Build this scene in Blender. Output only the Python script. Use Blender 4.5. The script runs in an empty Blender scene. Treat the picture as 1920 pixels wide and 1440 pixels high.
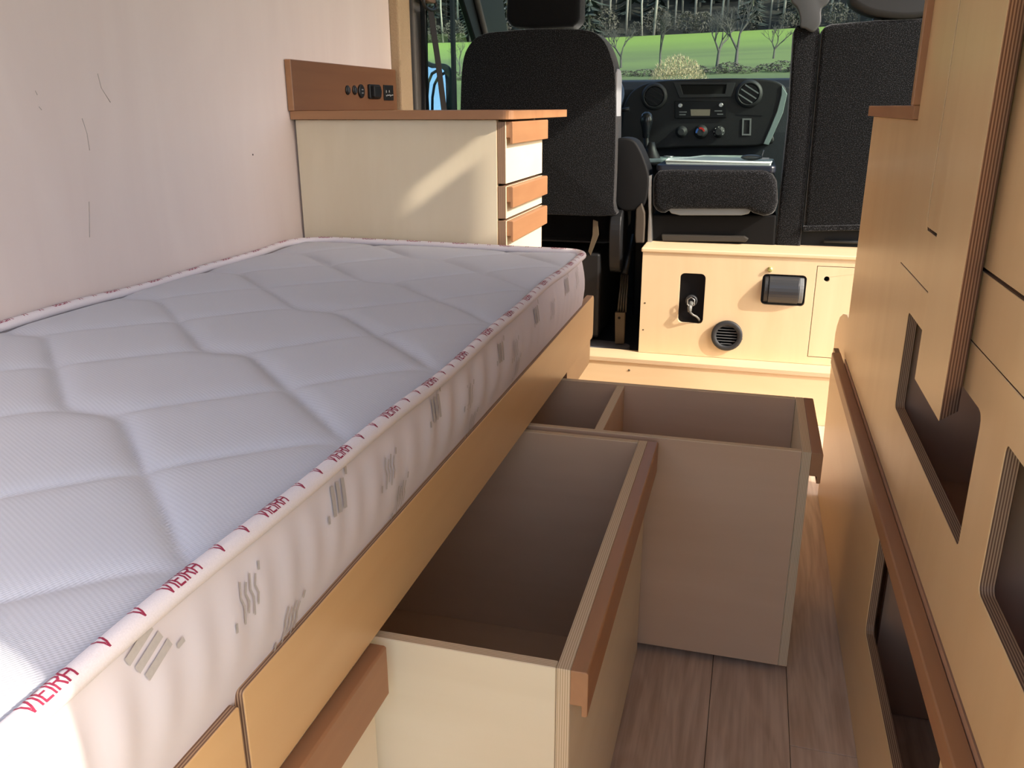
import bpy, bmesh, math, random
from mathutils import Vector, Matrix
from mathutils.geometry import tessellate_polygon
random.seed(4)
SC = bpy.context.scene
COL = SC.collection
PI = math.pi
# ------------------------------------------------------------------ camera
# All modelling coordinates are metres, X right, Y towards the cab, Z relative to eye height (1 m above the floor).
EYE = 1.0
FPX = 1570.0
def _cam_axes():
    d = lambda p: Vector((p[0]-960, -(p[1]-720), -FPX))
    Y = d((1425, 200)).normalized()
    X = -d((-5000, 225)).normalized()
    X = (X - Y*X.dot(Y)).normalized()
    return X, Y, X.cross(Y)
_X, _Y, _Z = _cam_axes()
CM = Matrix((_X, _Y, _Z))
cam = bpy.data.objects.new('camera', bpy.data.cameras.new('camera'))
COL.objects.link(cam)
cam.matrix_world = Matrix.Translation((0, 0, EYE)) @ CM.to_4x4()
cam.data.sensor_width = 36; cam.data.lens = FPX/1920*36
cam.data.clip_start = 0.01; cam.data.clip_end = 1000
SC.camera = cam
# ------------------------------------------------------------------ light
SC.view_settings.view_transform = 'Standard'; SC.view_settings.look = 'None'
SC.view_settings.gamma = 1; SC.view_settings.use_curve_mapping = False
SC.view_settings.exposure = 0.74
SUN = Vector((-1, 0.30, -0.70)).normalized()
w = bpy.data.worlds.new('sky'); SC.world = w; w.use_nodes = True
nt = w.node_tree; bg = nt.nodes['Background']
sky = nt.nodes.new('ShaderNodeTexSky'); sky.sky_type = 'NISHITA'; sky.sun_disc = False
sky.sun_elevation = math.asin(-SUN.z); sky.sun_rotation = math.atan2(-SUN.x, -SUN.y)
sky.air_density = 0.8; sky.dust_density = 2.5; sky.ozone_density = 0.8
nt.links.new(sky.outputs[0], bg.inputs[0]); bg.inputs[1].default_value = 0.30
sl = bpy.data.lights.new('sun', 'SUN'); sl.energy = 3.3; sl.angle = 0.012; sl.color = (1.0, 0.92, 0.80)
so = bpy.data.objects.new('sun', sl); COL.objects.link(so)
so.rotation_euler = (-SUN).to_track_quat('Z', 'Y').to_euler(); so.location = (8, -3, 8)
# ------------------------------------------------------------------ pixel helpers (measuring only: they return real points on real planes)
def ray(x, y): return CM @ Vector((x-960, -(y-720), -FPX))
def AY(x, y, Y): d = ray(x, y); return d*(Y/d.y)
def AX(x, y, X): d = ray(x, y); return d*(X/d.x)
def AZ(x, y, Z): d = ray(x, y); return d*(Z/d.z)
def outY(pts, Y): return [(AY(x, y, Y).x, AY(x, y, Y).z) for x, y in pts]
# ------------------------------------------------------------------ materials
MATS = {}
def srgb(c):
    f = lambda v: (v/255/12.92) if v/255 <= 0.04045 else ((v/255+0.055)/1.055)**2.4
    return (f(c[0]), f(c[1]), f(c[2]), 1)
def new_mat(name):
    m = bpy.data.materials.new(name); m.use_nodes = True
    return m, m.node_tree, m.node_tree.nodes['Principled BSDF']
def plain(name, c, rough=0.5, metal=0, spec=0.5, bump=0, bscale=300, speck=None):
    if name in MATS: return MATS[name]
    m, t, b = new_mat(name)
    b.inputs['Base Color'].default_value = srgb(c); b.inputs['Roughness'].default_value = rough
    b.inputs['Metallic'].default_value = metal; b.inputs['Specular IOR Level'].default_value = spec
    tc = t.nodes.new('ShaderNodeTexCoord'); n = t.nodes.new('ShaderNodeTexNoise')
    n.inputs['Scale'].default_value = bscale; n.inputs['Detail'].default_value = 3
    t.links.new(tc.outputs['Object'], n.inputs['Vector'])
    r = t.nodes.new('ShaderNodeValToRGB'); t.links.new(n.outputs[0], r.inputs[0])
    c2 = speck or [min(255, v*1.015) for v in c]; c1 = c if speck else [v*0.985 for v in c]
    r.color_ramp.elements[0].color = srgb(c1); r.color_ramp.elements[1].color = srgb(c2)
    r.color_ramp.elements[0].position = 0.52 if speck else 0.35; r.color_ramp.elements[1].position = 0.72 if speck else 0.65
    t.links.new(r.outputs[0], b.inputs['Base Color'])
    if bump:
        bp = t.nodes.new('ShaderNodeBump'); bp.inputs['Strength'].default_value = bump; bp.inputs['Distance'].default_value = 0.002
        t.links.new(n.outputs[0], bp.inputs['Height']); t.links.new(bp.outputs[0], b.inputs['Normal'])
    if 'fabric' in name:
        b.inputs['Sheen Weight'].default_value = 0.5; b.inputs['Sheen Roughness'].default_value = 0.35
    MATS[name] = m; return m
def wood(name, c1, c2, axis='x', rough=0.42, fine=38, blotch=0.5, spec=0.4, line=0.25, cstain=None):
    key = name+'_'+axis
    if key in MATS: return MATS[key]
    m, t, b = new_mat(key)
    N, L = t.nodes.new, t.links.new
    tc = N('ShaderNodeTexCoord'); mp = N('ShaderNodeMapping'); L(tc.outputs['Object'], mp.inputs[0])
    s = {'x': (0.06, 1, 1), 'y': (1, 0.06, 1), 'z': (1, 1, 0.06)}[axis]
    mp.inputs['Scale'].default_value = s
    n1 = N('ShaderNodeTexNoise'); n1.inputs['Scale'].default_value = fine; n1.inputs['Detail'].default_value = 5; n1.inputs['Distortion'].default_value = 0.6
    L(mp.outputs[0], n1.inputs['Vector'])
    mp2 = N('ShaderNodeMapping'); L(tc.outputs['Object'], mp2.inputs[0]); mp2.inputs['Scale'].default_value = [max(v, 0.25) for v in s]
    n2 = N('ShaderNodeTexNoise'); n2.inputs['Scale'].default_value = 6; n2.inputs['Detail'].default_value = 3; n2.inputs['Distortion'].default_value = 1.2
    L(mp2.outputs[0], n2.inputs['Vector'])
    mx = N('ShaderNodeMath'); mx.operation = 'MULTIPLY_ADD'; mx.inputs[1].default_value = line
    L(n1.outputs[0], mx.inputs[0])
    m2 = N('ShaderNodeMath'); m2.operation = 'MULTIPLY'; m2.inputs[1].default_value = 1-line; L(n2.outputs[0], m2.inputs[0]); L(m2.outputs[0], mx.inputs[2])
    r = N('ShaderNodeValToRGB'); L(mx.outputs[0], r.inputs[0])
    h = 0.25/max(blotch, .1)*0.5
    r.color_ramp.elements[0].position = 0.5-h; r.color_ramp.elements[1].position = 0.5+h
    r.color_ramp.elements[0].color = srgb(c1); r.color_ramp.elements[1].color = srgb(c2)
    L(r.outputs[0], b.inputs['Base Color'])
    b.inputs['Roughness'].default_value = rough; b.inputs['Specular IOR Level'].default_value = spec
    bp = N('ShaderNodeBump'); bp.inputs['Strength'].default_value = 0.04; bp.inputs['Distance'].default_value = 0.001
    L(n1.outputs[0], bp.inputs['Height']); L(bp.outputs[0], b.inputs['Normal'])
    MATS[key] = m; return m
def ply_edge(name, c1, c2, pitch=0.0026):
    if name in MATS: return MATS[name]
    m, t, b = new_mat(name); N, L = t.nodes.new, t.links.new
    uv = N('ShaderNodeUVMap'); uv.uv_map = 'UVMap'; sp = N('ShaderNodeSeparateXYZ'); L(uv.outputs[0], sp.inputs[0])
    a = N('ShaderNodeMath'); a.operation = 'MULTIPLY'; a.inputs[1].default_value = 2*PI/pitch; L(sp.outputs[0], a.inputs[0])
    nz = N('ShaderNodeTexNoise'); nz.inputs['Scale'].default_value = 60; tc = N('ShaderNodeTexCoord'); L(tc.outputs['Object'], nz.inputs['Vector'])
    ad = N('ShaderNodeMath'); ad.operation = 'ADD'; L(a.outputs[0], ad.inputs[0]); L(nz.outputs[0], ad.inputs[1])
    s = N('ShaderNodeMath'); s.operation = 'SINE'; L(ad.outputs[0], s.inputs[0])
    r = N('ShaderNodeMapRange'); r.inputs[1].default_value = -1; L(s.outputs[0], r.inputs[0])
    cr = N('ShaderNodeValToRGB'); L(r.outputs[0], cr.inputs[0])
    cr.color_ramp.elements[0].position = 0.35; cr.color_ramp.elements[0].color = srgb(c1)
    cr.color_ramp.elements[1].position = 0.7; cr.color_ramp.elements[1].color = srgb(c2)
    L(cr.outputs[0], b.inputs['Base Color']); b.inputs['Roughness'].default_value = 0.6
    MATS[name] = m; return m
def glass(name, tint, refl=0.06):
    if name in MATS: return MATS[name]
    m = bpy.data.materials.new(name); m.use_nodes = True; t = m.node_tree; N, L = t.nodes.new, t.links.new
    t.nodes.clear(); o = N('ShaderNodeOutputMaterial'); tr = N('ShaderNodeBsdfTransparent'); tr.inputs[0].default_value = tint
    g = N('ShaderNodeBsdfGlossy'); g.inputs['Roughness'].default_value = 0.02
    f = N('ShaderNodeFresnel'); f.inputs[0].default_value = 1.45; mx = N('ShaderNodeMixShader')
    ge = N('ShaderNodeNewGeometry'); iv = N('ShaderNodeMath'); iv.operation = 'SUBTRACT'; iv.inputs[0].default_value = 1; L(ge.outputs['Backfacing'], iv.inputs[1])
    fm = N('ShaderNodeMath'); fm.operation = 'MULTIPLY'; L(f.outputs[0], fm.inputs[0]); L(iv.outputs[0], fm.inputs[1])
    L(fm.outputs[0], mx.inputs[0]); L(tr.outputs[0], mx.inputs[1]); L(g.outputs[0], mx.inputs[2]); L(mx.outputs[0], o.inputs[0])
    MATS[name] = m; return m
def maple(ax='y'): return wood('maple_lacquer', (222, 184, 134), (232, 198, 150), ax, rough=0.33, blotch=0.5, line=0.2)
def birch(ax='x'): return wood('birch_ply', (226, 208, 176), (236, 221, 192), ax, rough=0.45, blotch=0.55, line=0.2)
def birchw(ax='x'): return wood('birch_box_shade_ply', (202, 166, 134), (216, 182, 150), ax, rough=0.5, blotch=0.45, line=0.25)  # browner copy of the birch, shade of the drawer boxes in its colour
def inner(ax='z'): return wood('inner_shade_ply', (184, 142, 112), (200, 158, 126), ax, rough=0.5, blotch=0.5)  # ply darkened so the cabinet inside reads as unlit
def maple_bed(ax='y'): return wood('maple_bed', (212, 168, 116), (226, 186, 134), ax, rough=0.33, blotch=0.45, line=0.2)
def honey(ax='x'): return wood('sunny_birch_ply', (218, 190, 150), (230, 206, 168), ax, rough=0.42, blotch=0.5, line=0.2)
def cherry(ax='y'): return wood('cherry_wood', (156, 108, 74), (180, 132, 92), ax, rough=0.4, blotch=0.5, line=0.4)
def whitewall(ax='z'): return wood('pale_wall_ply', (217, 201, 195), (226, 212, 206), ax, rough=0.5, blotch=0.45, line=0.2)
E_PALE = lambda: ply_edge('ply_edge_pale', (192, 164, 128), (220, 196, 162))
E_DARK = lambda: ply_edge('ply_edge_dark', (112, 80, 60), (178, 144, 112))
BLACKP = lambda: plain('black_plastic', (20, 21, 23), 0.45, bump=0.25, bscale=900)
DARKP = lambda: plain('dark_grey_plastic', (42, 44, 47), 0.5, bump=0.3, bscale=900)
GREYP = lambda: plain('grey_plastic', (120, 124, 126), 0.45, bump=0.15, bscale=900)
SEATF = lambda: plain('charcoal_seat_fabric', (17, 17, 18), 0.95, spec=0.08, bump=0.6, bscale=380, speck=(72, 72, 76))
SEATB = lambda: plain('black_seat_fabric', (14, 14, 16), 0.95, spec=0.1, bump=0.5, bscale=600)
METAL = lambda: plain('brushed_metal', (170, 170, 168), 0.35, metal=0.9)
STEEL = lambda: plain('dull_painted_steel', (96, 84, 66), 0.5, metal=0.2)
# ------------------------------------------------------------------ builders
ORG = {}
def boxm(bm, x0, x1, y0, y1, z0, z1):
    vs = [bm.verts.new(p) for p in ((x0,y0,z0),(x1,y0,z0),(x1,y1,z0),(x0,y1,z0),(x0,y0,z1),(x1,y0,z1),(x1,y1,z1),(x0,y1,z1))]
    for f in ((0,3,2,1),(4,5,6,7),(0,1,5,4),(1,2,6,5),(2,3,7,6),(3,0,4,7)): bm.faces.new([vs[i] for i in f])
    return bm
def box(*a): return boxm(bmesh.new(), *a)
def boxes(*L):
    bm = bmesh.new()
    for a in L: boxm(bm, *a)
    return bm
def rr(x0, y0, x1, y1, r, n=5):
    if isinstance(r, (int, float)): r = [r]*4      # bl br tr tl
    out = []
    for (cx, cy, a0, k) in ((x0, y0, PI, 0), (x1, y0, 1.5*PI, 1), (x1, y1, 0, 2), (x0, y1, .5*PI, 3)):
        q = r[k]; sx = 1 if cx == x0 else -1; sy = 1 if cy == y0 else -1
        if q <= 1e-6: out.append((cx, cy)); continue
        for i in range(n+1):
            a = a0 + i*(PI/2)/n
            out.append((cx+sx*q+q*math.cos(a), cy+sy*q+q*math.sin(a)))
    return out
def smooth_outline(pts, n=6):
    # closed Catmull-Rom through the given points
    out = []; N = len(pts)
    for i in range(N):
        p0, p1, p2, p3 = (Vector(pts[(i+k-1) % N]) for k in range(4))
        for j in range(n):
            t = j/n
            q = 0.5*((2*p1)+(p2-p0)*t+(2*p0-5*p1+4*p2-p3)*t*t+(3*p1-p0-3*p2+p3)*t**3)
            out.append((q.x, q.y))
    return out
def plate(axis, outline, w0, w1, holes=(), bm=None):
    """extrude a 2D outline (with holes); face material 0, rim material 1, rim UV.x = metres across the thickness"""
    if bm is None: bm = bmesh.new()
    uvl = bm.loops.layers.uv.get('UVMap') or bm.loops.layers.uv.new('UVMap')
    m3 = {'X': lambda u, v, w: (w, u, v), 'Y': lambda u, v, w: (u, w, v), 'Z': lambda u, v, w: (u, v, w)}[axis]
    loops = [list(outline)]+[list(h) for h in holes]
    flat = [p for l in loops for p in l]
    tris = tessellate_polygon([[Vector((p[0], p[1], 0)) for p in l] for l in loops]) if holes else None
    A = [bm.verts.new(m3(p[0], p[1], w0)) for p in flat]; B = [bm.verts.new(m3(p[0], p[1], w1)) for p in flat]
    if tris:
        for t in tris:
            try: bm.faces.new([A[i] for i in t]); bm.faces.new([B[i] for i in reversed(t)])
            except ValueError: pass
    else:
        bm.faces.new(A); bm.faces.new(list(reversed(B)))
    o = 0
    for l in loops:
        n = len(l)
        for i in range(n):
            j = (i+1) % n
            f = bm.faces.new((A[o+i], B[o+i], B[o+j], A[o+j])); f.material_index = 1
            for lp, u in zip(f.loops, (0, abs(w1-w0), abs(w1-w0), 0)): lp[uvl].uv = (u, 0)
        o += n
    return bm
def tube(pts, r, seg=10, bm=None, cap=True, closed=False):
    if bm is None: bm = bmesh.new()
    pts = [Vector(p) for p in pts]; N = len(pts); rings = []; up = None
    for i, p in enumerate(pts):
        a = pts[(i-1) % N] if (closed or i > 0) else p; b = pts[(i+1) % N] if (closed or i < N-1) else p
        t = (b-a).normalized()
        if up is None:
            up = Vector((0, 0, 1)) if abs(t.z) < 0.9 else Vector((0, 1, 0))
        u = (up - t*up.dot(t)).normalized(); up = u; v = t.cross(u)
        rad = r[i] if isinstance(r, (list, tuple)) else r
        rings.append([bm.verts.new(p+(u*math.cos(2*PI*k/seg)+v*math.sin(2*PI*k/seg))*rad) for k in range(seg)])
    for i in range(N if closed else N-1):
        q, s = rings[i], rings[(i+1) % N]
        for k in range(seg):
            f = bm.faces.new((q[k], q[(k+1) % seg], s[(k+1) % seg], s[k])); f.smooth = True
    if cap and not closed: bm.faces.new(list(reversed(rings[0]))); bm.faces.new(rings[-1])
    return bm
def cyl(p0, p1, r, seg=20, bm=None, r2=None): return tube([p0, p1], [r, r if r2 is None else r2], seg, bm)
def lathe(prof, c, axis='Y', seg=32, bm=None):
    if bm is None: bm = bmesh.new()
    rings = []
    for (r, h) in prof:
        ring = []
        for k in range(seg):
            a = 2*PI*k/seg; x, y = r*math.cos(a), r*math.sin(a)
            p = {'Y': (x, h, y), 'Z': (x, y, h), 'X': (h, x, y)}[axis]
            ring.append(bm.verts.new(Vector(c)+Vector(p)))
        rings.append(ring)
    for i in range(len(rings)-1):
        for k in range(seg):
            f = bm.faces.new((rings[i][k], rings[i][(k+1) % seg], rings[i+1][(k+1) % seg], rings[i+1][k])); f.smooth = True
    bm.faces.new(rings[0]); bm.faces.new(list(reversed(rings[-1])))
    return bm
def tag(o, label=None, cat=None, group=None, kind=None):
    if label: o['label'] = label
    if cat: o['category'] = cat
    if group: o['group'] = group
    if kind: o['kind'] = kind
    return o
def thing(name, loc, label, cat, group=None):
    o = bpy.data.objects.new(name, None); COL.objects.link(o); o.empty_display_size = 0.05
    o.location = (loc[0], loc[1], loc[2]+EYE); ORG[o.name] = Vector(loc)
    return tag(o, label, cat, group)
def obj(name, bm, mats, parent=None, bev=0, seg=2, label=None, cat=None, group=None, kind=None, smooth=False, sub=0):
    bmesh.ops.recalc_face_normals(bm, faces=bm.faces)
    me = bpy.data.meshes.new(name)
    if parent is not None: org = ORG[parent.name]
    else:
        vs = [v.co for v in bm.verts]
        org = Vector(((min(v.x for v in vs)+max(v.x for v in vs))/2, (min(v.y for v in vs)+max(v.y for v in vs))/2, min(v.z for v in vs)))
    bmesh.ops.translate(bm, verts=bm.verts, vec=-org)
    if smooth:
        for f in bm.faces: f.smooth = True
    bm.to_mesh(me); bm.free()
    for m in (mats if isinstance(mats, (list, tuple)) else [mats]): me.materials.append(m)
    o = bpy.data.objects.new(name, me); COL.objects.link(o); ORG[o.name] = org.copy()
    if parent is not None: o.parent = parent
    else: o.location = (org.x, org.y, org.z+EYE)
    if bev:
        b = o.modifiers.new('bevel', 'BEVEL'); b.width = bev; b.segments = seg; b.limit_method = 'ANGLE'; b.angle_limit = math.radians(40)
    if sub:
        s = o.modifiers.new('sub', 'SUBSURF'); s.levels = sub; s.render_levels = sub
    return tag(o, label, cat, group, kind)
def struct(name, bm, mats, **k):
    return obj(name, bm, mats, kind='structure', **k)
def soft(outline, y0, y1, name, mats, parent, bev, seg=5, **k):
    bm = plate('Y', outline, y0, y1)
    return obj(name, bm, mats, parent, bev=bev, seg=seg, smooth=True, **k)

XW = -1.115      # left wall face
XR = 0.75        # right wall inner face
# ================================================================== SETTING
fl = struct('floor', box(-1.13, 0.77, -0.02, 2.757, -1.03, -1.006), plain('subfloor', (90, 78, 68), 0.8))
def lam(i):
    key = 'laminate_%d' % i
    if key in MATS: return MATS[key]
    m, t, b = new_mat(key); N, L = t.nodes.new, t.links.new
    tc = N('ShaderNodeTexCoord'); mp = N('ShaderNodeMapping'); L(tc.outputs['Object'], mp.inputs[0])
    mp.inputs['Scale'].default_value = (1, 0.16, 1); mp.inputs['Location'].default_value = (i*3.1, i*7.7, 0)
    n = N('ShaderNodeTexNoise'); n.inputs['Scale'].default_value = 9; n.inputs['Detail'].default_value = 2; n.inputs['Distortion'].default_value = 1.5
    L(mp.outputs[0], n.inputs['Vector'])
    w_ = N('ShaderNodeMath'); w_.operation = 'MULTIPLY'; w_.inputs[1].default_value = 42; L(n.outputs[0], w_.inputs[0])
    s = N('ShaderNodeMath'); s.operation = 'SINE'; L(w_.outputs[0], s.inputs[0])
    n2 = N('ShaderNodeTexNoise'); n2.inputs['Scale'].default_value = 90; n2.inputs['Detail'].default_value = 6
    mp2 = N('ShaderNodeMapping'); L(tc.outputs['Object'], mp2.inputs[0]); mp2.inputs['Scale'].default_value = (1, 0.05, 1); L(mp2.outputs[0], n2.inputs['Vector'])
    ma = N('ShaderNodeMath'); ma.operation = 'MULTIPLY_ADD'; ma.inputs[1].default_value = 0.06; L(s.outputs[0], ma.inputs[0]); L(n2.outputs[0], ma.inputs[2])
    r = N('ShaderNodeValToRGB'); L(ma.outputs[0], r.inputs[0])
    a, c = [((200, 170, 146), (226, 202, 178)), ((190, 161, 137), (220, 194, 170)), ((208, 179, 152), (232, 208, 182))][i % 3]
    r.color_ramp.elements[0].position = 0.32; r.color_ramp.elements[0].color = srgb(a)
    r.color_ramp.elements[1].position = 0.68; r.color_ramp.elements[1].color = srgb(c)
    L(r.outputs[0], b.inputs['Base Color']); b.inputs['Roughness'].default_value = 0.45
    MATS[key] = m; return m
edges = [-1.12, -0.93, -0.74, -0.55, -0.36, -0.163, 0.0, 0.133, 0.30, 0.49, 0.68, 0.765]
k = 0
for i in range(len(edges)-1):
    x0, x1 = edges[i], edges[i+1]
    cuts = [-0.02, 0.5+0.37*((i*5) % 3), 1.62+0.3*((i*2) % 3), 2.757]
    if i == 7: cuts = [-0.02, 1.205, 2.40, 2.757]
    if i in (5, 6): cuts = [-0.02, 0.35+0.1*i, 2.1+0.2*(i-5), 2.757]
    for a, b in zip(cuts[:-1], cuts[1:]):
        obj('floor_plank', box(x0+.0005, x1-.0005, a+.0005, b-.0005, -1.006, -1.0), lam(k), fl, bev=0.0006, seg=1); k += 1
struct('wall_left', box(XW-0.05, XW, -0.02, 2.58, -1.03, 0.95), whitewall('z'))
WL = bpy.data.objects['wall_left']
q = AX(474, 290, XW); obj('screw_hole', lathe([(0.0022, 0), (0.0022, 0.0004)], (XW, q.y, q.z), 'X', 10), plain('hole_dark', (60, 50, 46), 0.9), WL)
for L_ in (((183, 138), (190, 165), (207, 192)), ((154, 222), (163, 250), (168, 282)), ((167, 378), (168, 445)), ((73, 200), (78, 206)), ((66, 170), (70, 178))):
    pts_ = [AX(x, y, XW+0.0002) for x, y in L_]
    obj('scuff_mark', tube(pts_, 0.0007, 4), plain('scuff_grey', (176, 164, 156), 0.9), WL)
# right wall: closed between rear door and the sliding door, then open, then cab side
struct('wall_right', boxes((XR, XR+0.05, -0.016, 1.47, -1.03, 0.95), (XR, XR+0.05, 1.47, 2.935, 0.965, 1.0), (XR, XR+0.05, 2.935, 2.95, -1.03, 0.95)), whitewall('z'))
struct('ceiling', box(-1.2, 0.82, -0.02, 3.5, 0.95, 1.0), whitewall('y'))
# step and cab platform
step = thing('cab_step', (-0.1, 2.76, -1.0), 'pale birch plywood step across the aisle in front of the cab', 'step')
obj('riser', plate('Y', [(-0.62, -1.0), (0.74, -1.0), (0.74, -0.832), (-0.62, -0.832)], 2.758, 2.772), [honey('x'), E_PALE()], step, bev=0.0008)
obj('tread', plate('Z', [(-0.62, 2.752), (0.74, 2.752), (0.74, 2.862), (-0.62, 2.862)], -0.832, -0.817), [honey('x'), E_PALE()], step, bev=0.001)
obj('screw', lathe([(0.004, 0), (0.003, -0.0008)], (-0.36, 2.757, -0.86), 'Y', 10), STEEL(), step)
struct('floor_cab', box(-1.13, 0.77, 2.864, 4.3, -0.86, -0.834), plain('cab_rubber_mat', (18, 18, 20), 0.85, bump=0.4, bscale=500))
struct('trim_1', plate('Z', smooth_outline([(-0.62, 2.87), (-0.5, 2.872), (-0.40, 2.89), (-0.40, 2.96), (-0.55, 2.99), (-0.62, 2.97)]), -0.834, -0.822), plain('grey_carpet', (96, 98, 104), 0.95, bump=1, bscale=400))
# ------------------------------------------------------------------ mattress
def gq(x):
    p = (x + 0.72) % 0.34; base = math.floor((x+0.72)/0.34)*0.254
    return base + (0 if p < 0.07 else (p-0.07)/0.27*0.254)
def quilt(x, y):
    g = sum(gq(x+d) for d in (-0.018, 0, 0.018))/3
    d1 = (y+g-0.712) % 0.254; d1 = min(d1, 0.254-d1)
    d2 = (y-g-0.712) % 0.254; d2 = min(d2, 0.254-d2)
    wob = 0.002*math.sin(x*60+y*43)
    pv = 1-math.exp(-abs(d1+wob)/0.015); ph = 1-math.exp(-d2/0.017)
    return 0.0105*pv*(0.4+0.6*ph)+0.002*math.sin(9*x+5*y)*math.sin(7*y-2*x)
MX0, MX1, MY0, MY1 = -1.096, -0.360, 0.0, 1.908
def m_outline(inset=0, n=10):
    rr_ = rr(MX0+inset, MY0+inset, MX1-inset, MY1-inset, [0.04-inset*.5, 0.04-inset*.5, 0.05-inset*.5, 0.10-inset*.5], n)
    return rr_
def resample(pts, step, closed=True):
    P = [Vector((p[0], p[1])) for p in pts]
    if closed: P.append(P[0])
    L = [0]
    for a, b in zip(P[:-1], P[1:]): L.append(L[-1]+(b-a).length)
    n = max(3, int(L[-1]/step)); out = []; j = 0
    for i in range(n):
        s = L[-1]*i/n
        while L[j+1] < s: j += 1
        t = (s-L[j])/max(1e-9, L[j+1]-L[j]); out.append(P[j].lerp(P[j+1], t))
    return out, L[-1]
matt = thing('mattress', (-0.72, 0.95, -0.455), 'white quilted mattress with printed red lettering on its piping, lying on the bed base', 'mattress')
def twill(name, c, scale=1400, bump=0.5):
    m, t, b = new_mat(name); N, L = t.nodes.new, t.links.new
    b.inputs['Roughness'].default_value = 0.9; b.inputs['Specular IOR Level'].default_value = 0.2; b.inputs['Base Color'].default_value = srgb(c)
    b.inputs['Sheen Weight'].default_value = 0.15
    tc = N('ShaderNodeTexCoord'); mp = N('ShaderNodeMapping'); L(tc.outputs['Object'], mp.inputs[0]); mp.inputs['Rotation'].default_value = (0, 0, 0.5)
    w1 = N('ShaderNodeTexWave'); w1.inputs['Scale'].default_value = scale/6.28/2; w1.bands_direction = 'X'; w1.inputs['Distortion'].default_value = 0.4; w1.inputs['Detail'].default_value = 1
    L(mp.outputs[0], w1.inputs['Vector'])
    w2 = N('ShaderNodeTexWave'); w2.inputs['Scale'].default_value = scale/6.28/4; w2.bands_direction = 'Y'; L(mp.outputs[0], w2.inputs['Vector'])
    mu = N('ShaderNodeMath'); mu.operation = 'MULTIPLY_ADD'; mu.inputs[1].default_value = 0.5; L(w2.outputs['Fac'], mu.inputs[0]); L(w1.outputs['Fac'], mu.inputs[2])
    bp = N('ShaderNodeBump'); bp.inputs['Strength'].default_value = bump; bp.inputs['Distance'].default_value = 0.0005
    L(mu.outputs[0], bp.inputs['Height']); L(bp.outputs[0], b.inputs['Normal'])
    r = N('ShaderNodeValToRGB'); L(w1.outputs['Fac'], r.inputs[0]); r.color_ramp.elements[0].color = srgb([v*0.94 for v in c]); r.color_ramp.elements[1].color = srgb(c)
    L(r.outputs[0], b.inputs['Base Color'])
    MATS[name] = m; return m
bm = bmesh.new(); nx, ny = 150, 400; grid = []
ins = 0.006
ax0, ax1, ay0, ay1 = MX0+ins, MX1-ins, MY0+ins, MY1-ins
def clampc(x, y):
    for (cx, cy, r, sx, sy) in ((ax0+0.095, ay1-0.095, 0.095, -1, 1), (ax1-0.046, ay1-0.046, 0.046, 1, 1), (ax1-0.036, ay0+0.036, 0.036, 1, -1), (ax0+0.036, ay0+0.036, 0.036, -1, -1)):
        if (x-cx)*sx > 0 and (y-cy)*sy > 0:
            d = Vector((x-cx, y-cy)); m_ = max(abs(d.x), abs(d.y))
            if d.length > 1e-9: d = d*(m_/d.length)
            return cx+d.x, cy+d.y
    return x, y
for j in range(ny+1):
    row = []
    for i in range(nx+1):
        x = ax0+(ax1-ax0)*i/nx; y = ay0+(ay1-ay0)*j/ny
        x, y = clampc(x, y)
        e = min(x-ax0, ax1-x, y-ay0, ay1-y)
        edge = 1-math.exp(-max(e, 0)/0.02)
        row.append(bm.verts.new((x, y, -0.3265+edge*(0.005+quilt(x, y)))))
    grid.append(row)
for j in range(ny):
    for i in range(nx):
        f = bm.faces.new((grid[j][i], grid[j][i+1], grid[j+1][i+1], grid[j+1][i])); f.smooth = True
obj('quilted_top', bm, twill('mattress_twill', (200, 201, 209), 2000, 0.4), matt)
# side border: swept wall with soft bulge and puckers
per, plen = resample(m_outline(), 0.006)
bm = bmesh.new(); rows = []
for j in range(13):
    t = j/12; z = -0.322-0.131*t; bul = 0.010*math.sin(PI*min(1, t*1.02))
    row = []
    for i, p in enumerate(per):
        a, b = per[i-1], per[(i+1) % len(per)]; tn = (b-a).normalized(); nrm = Vector((tn.y, -tn.x))
        s = plen*i/len(per)
        wr = 0.0030*math.sin(s*120+7*math.sin(s*5.1)+t*3)*(0.35+0.65*max(0, math.sin(s*7.3+1)))*math.sin(PI*min(1, t*1.3))
        q = p+nrm*(bul+wr-0.002)
        row.append(bm.verts.new((q.x, q.y, z)))
    rows.append(row)
n_ = len(per)
for j in range(12):
    for i in range(n_):
        f = bm.faces.new((rows[j][i], rows[j][(i+1) % n_], rows[j+1][(i+1) % n_], rows[j+1][i])); f.smooth = True
bm.faces.new(rows[-1])
obj('side_border', bm, plain('mattress_border_cloth', (218, 209, 211), 0.9, spec=0.2, bscale=5), matt)
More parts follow.
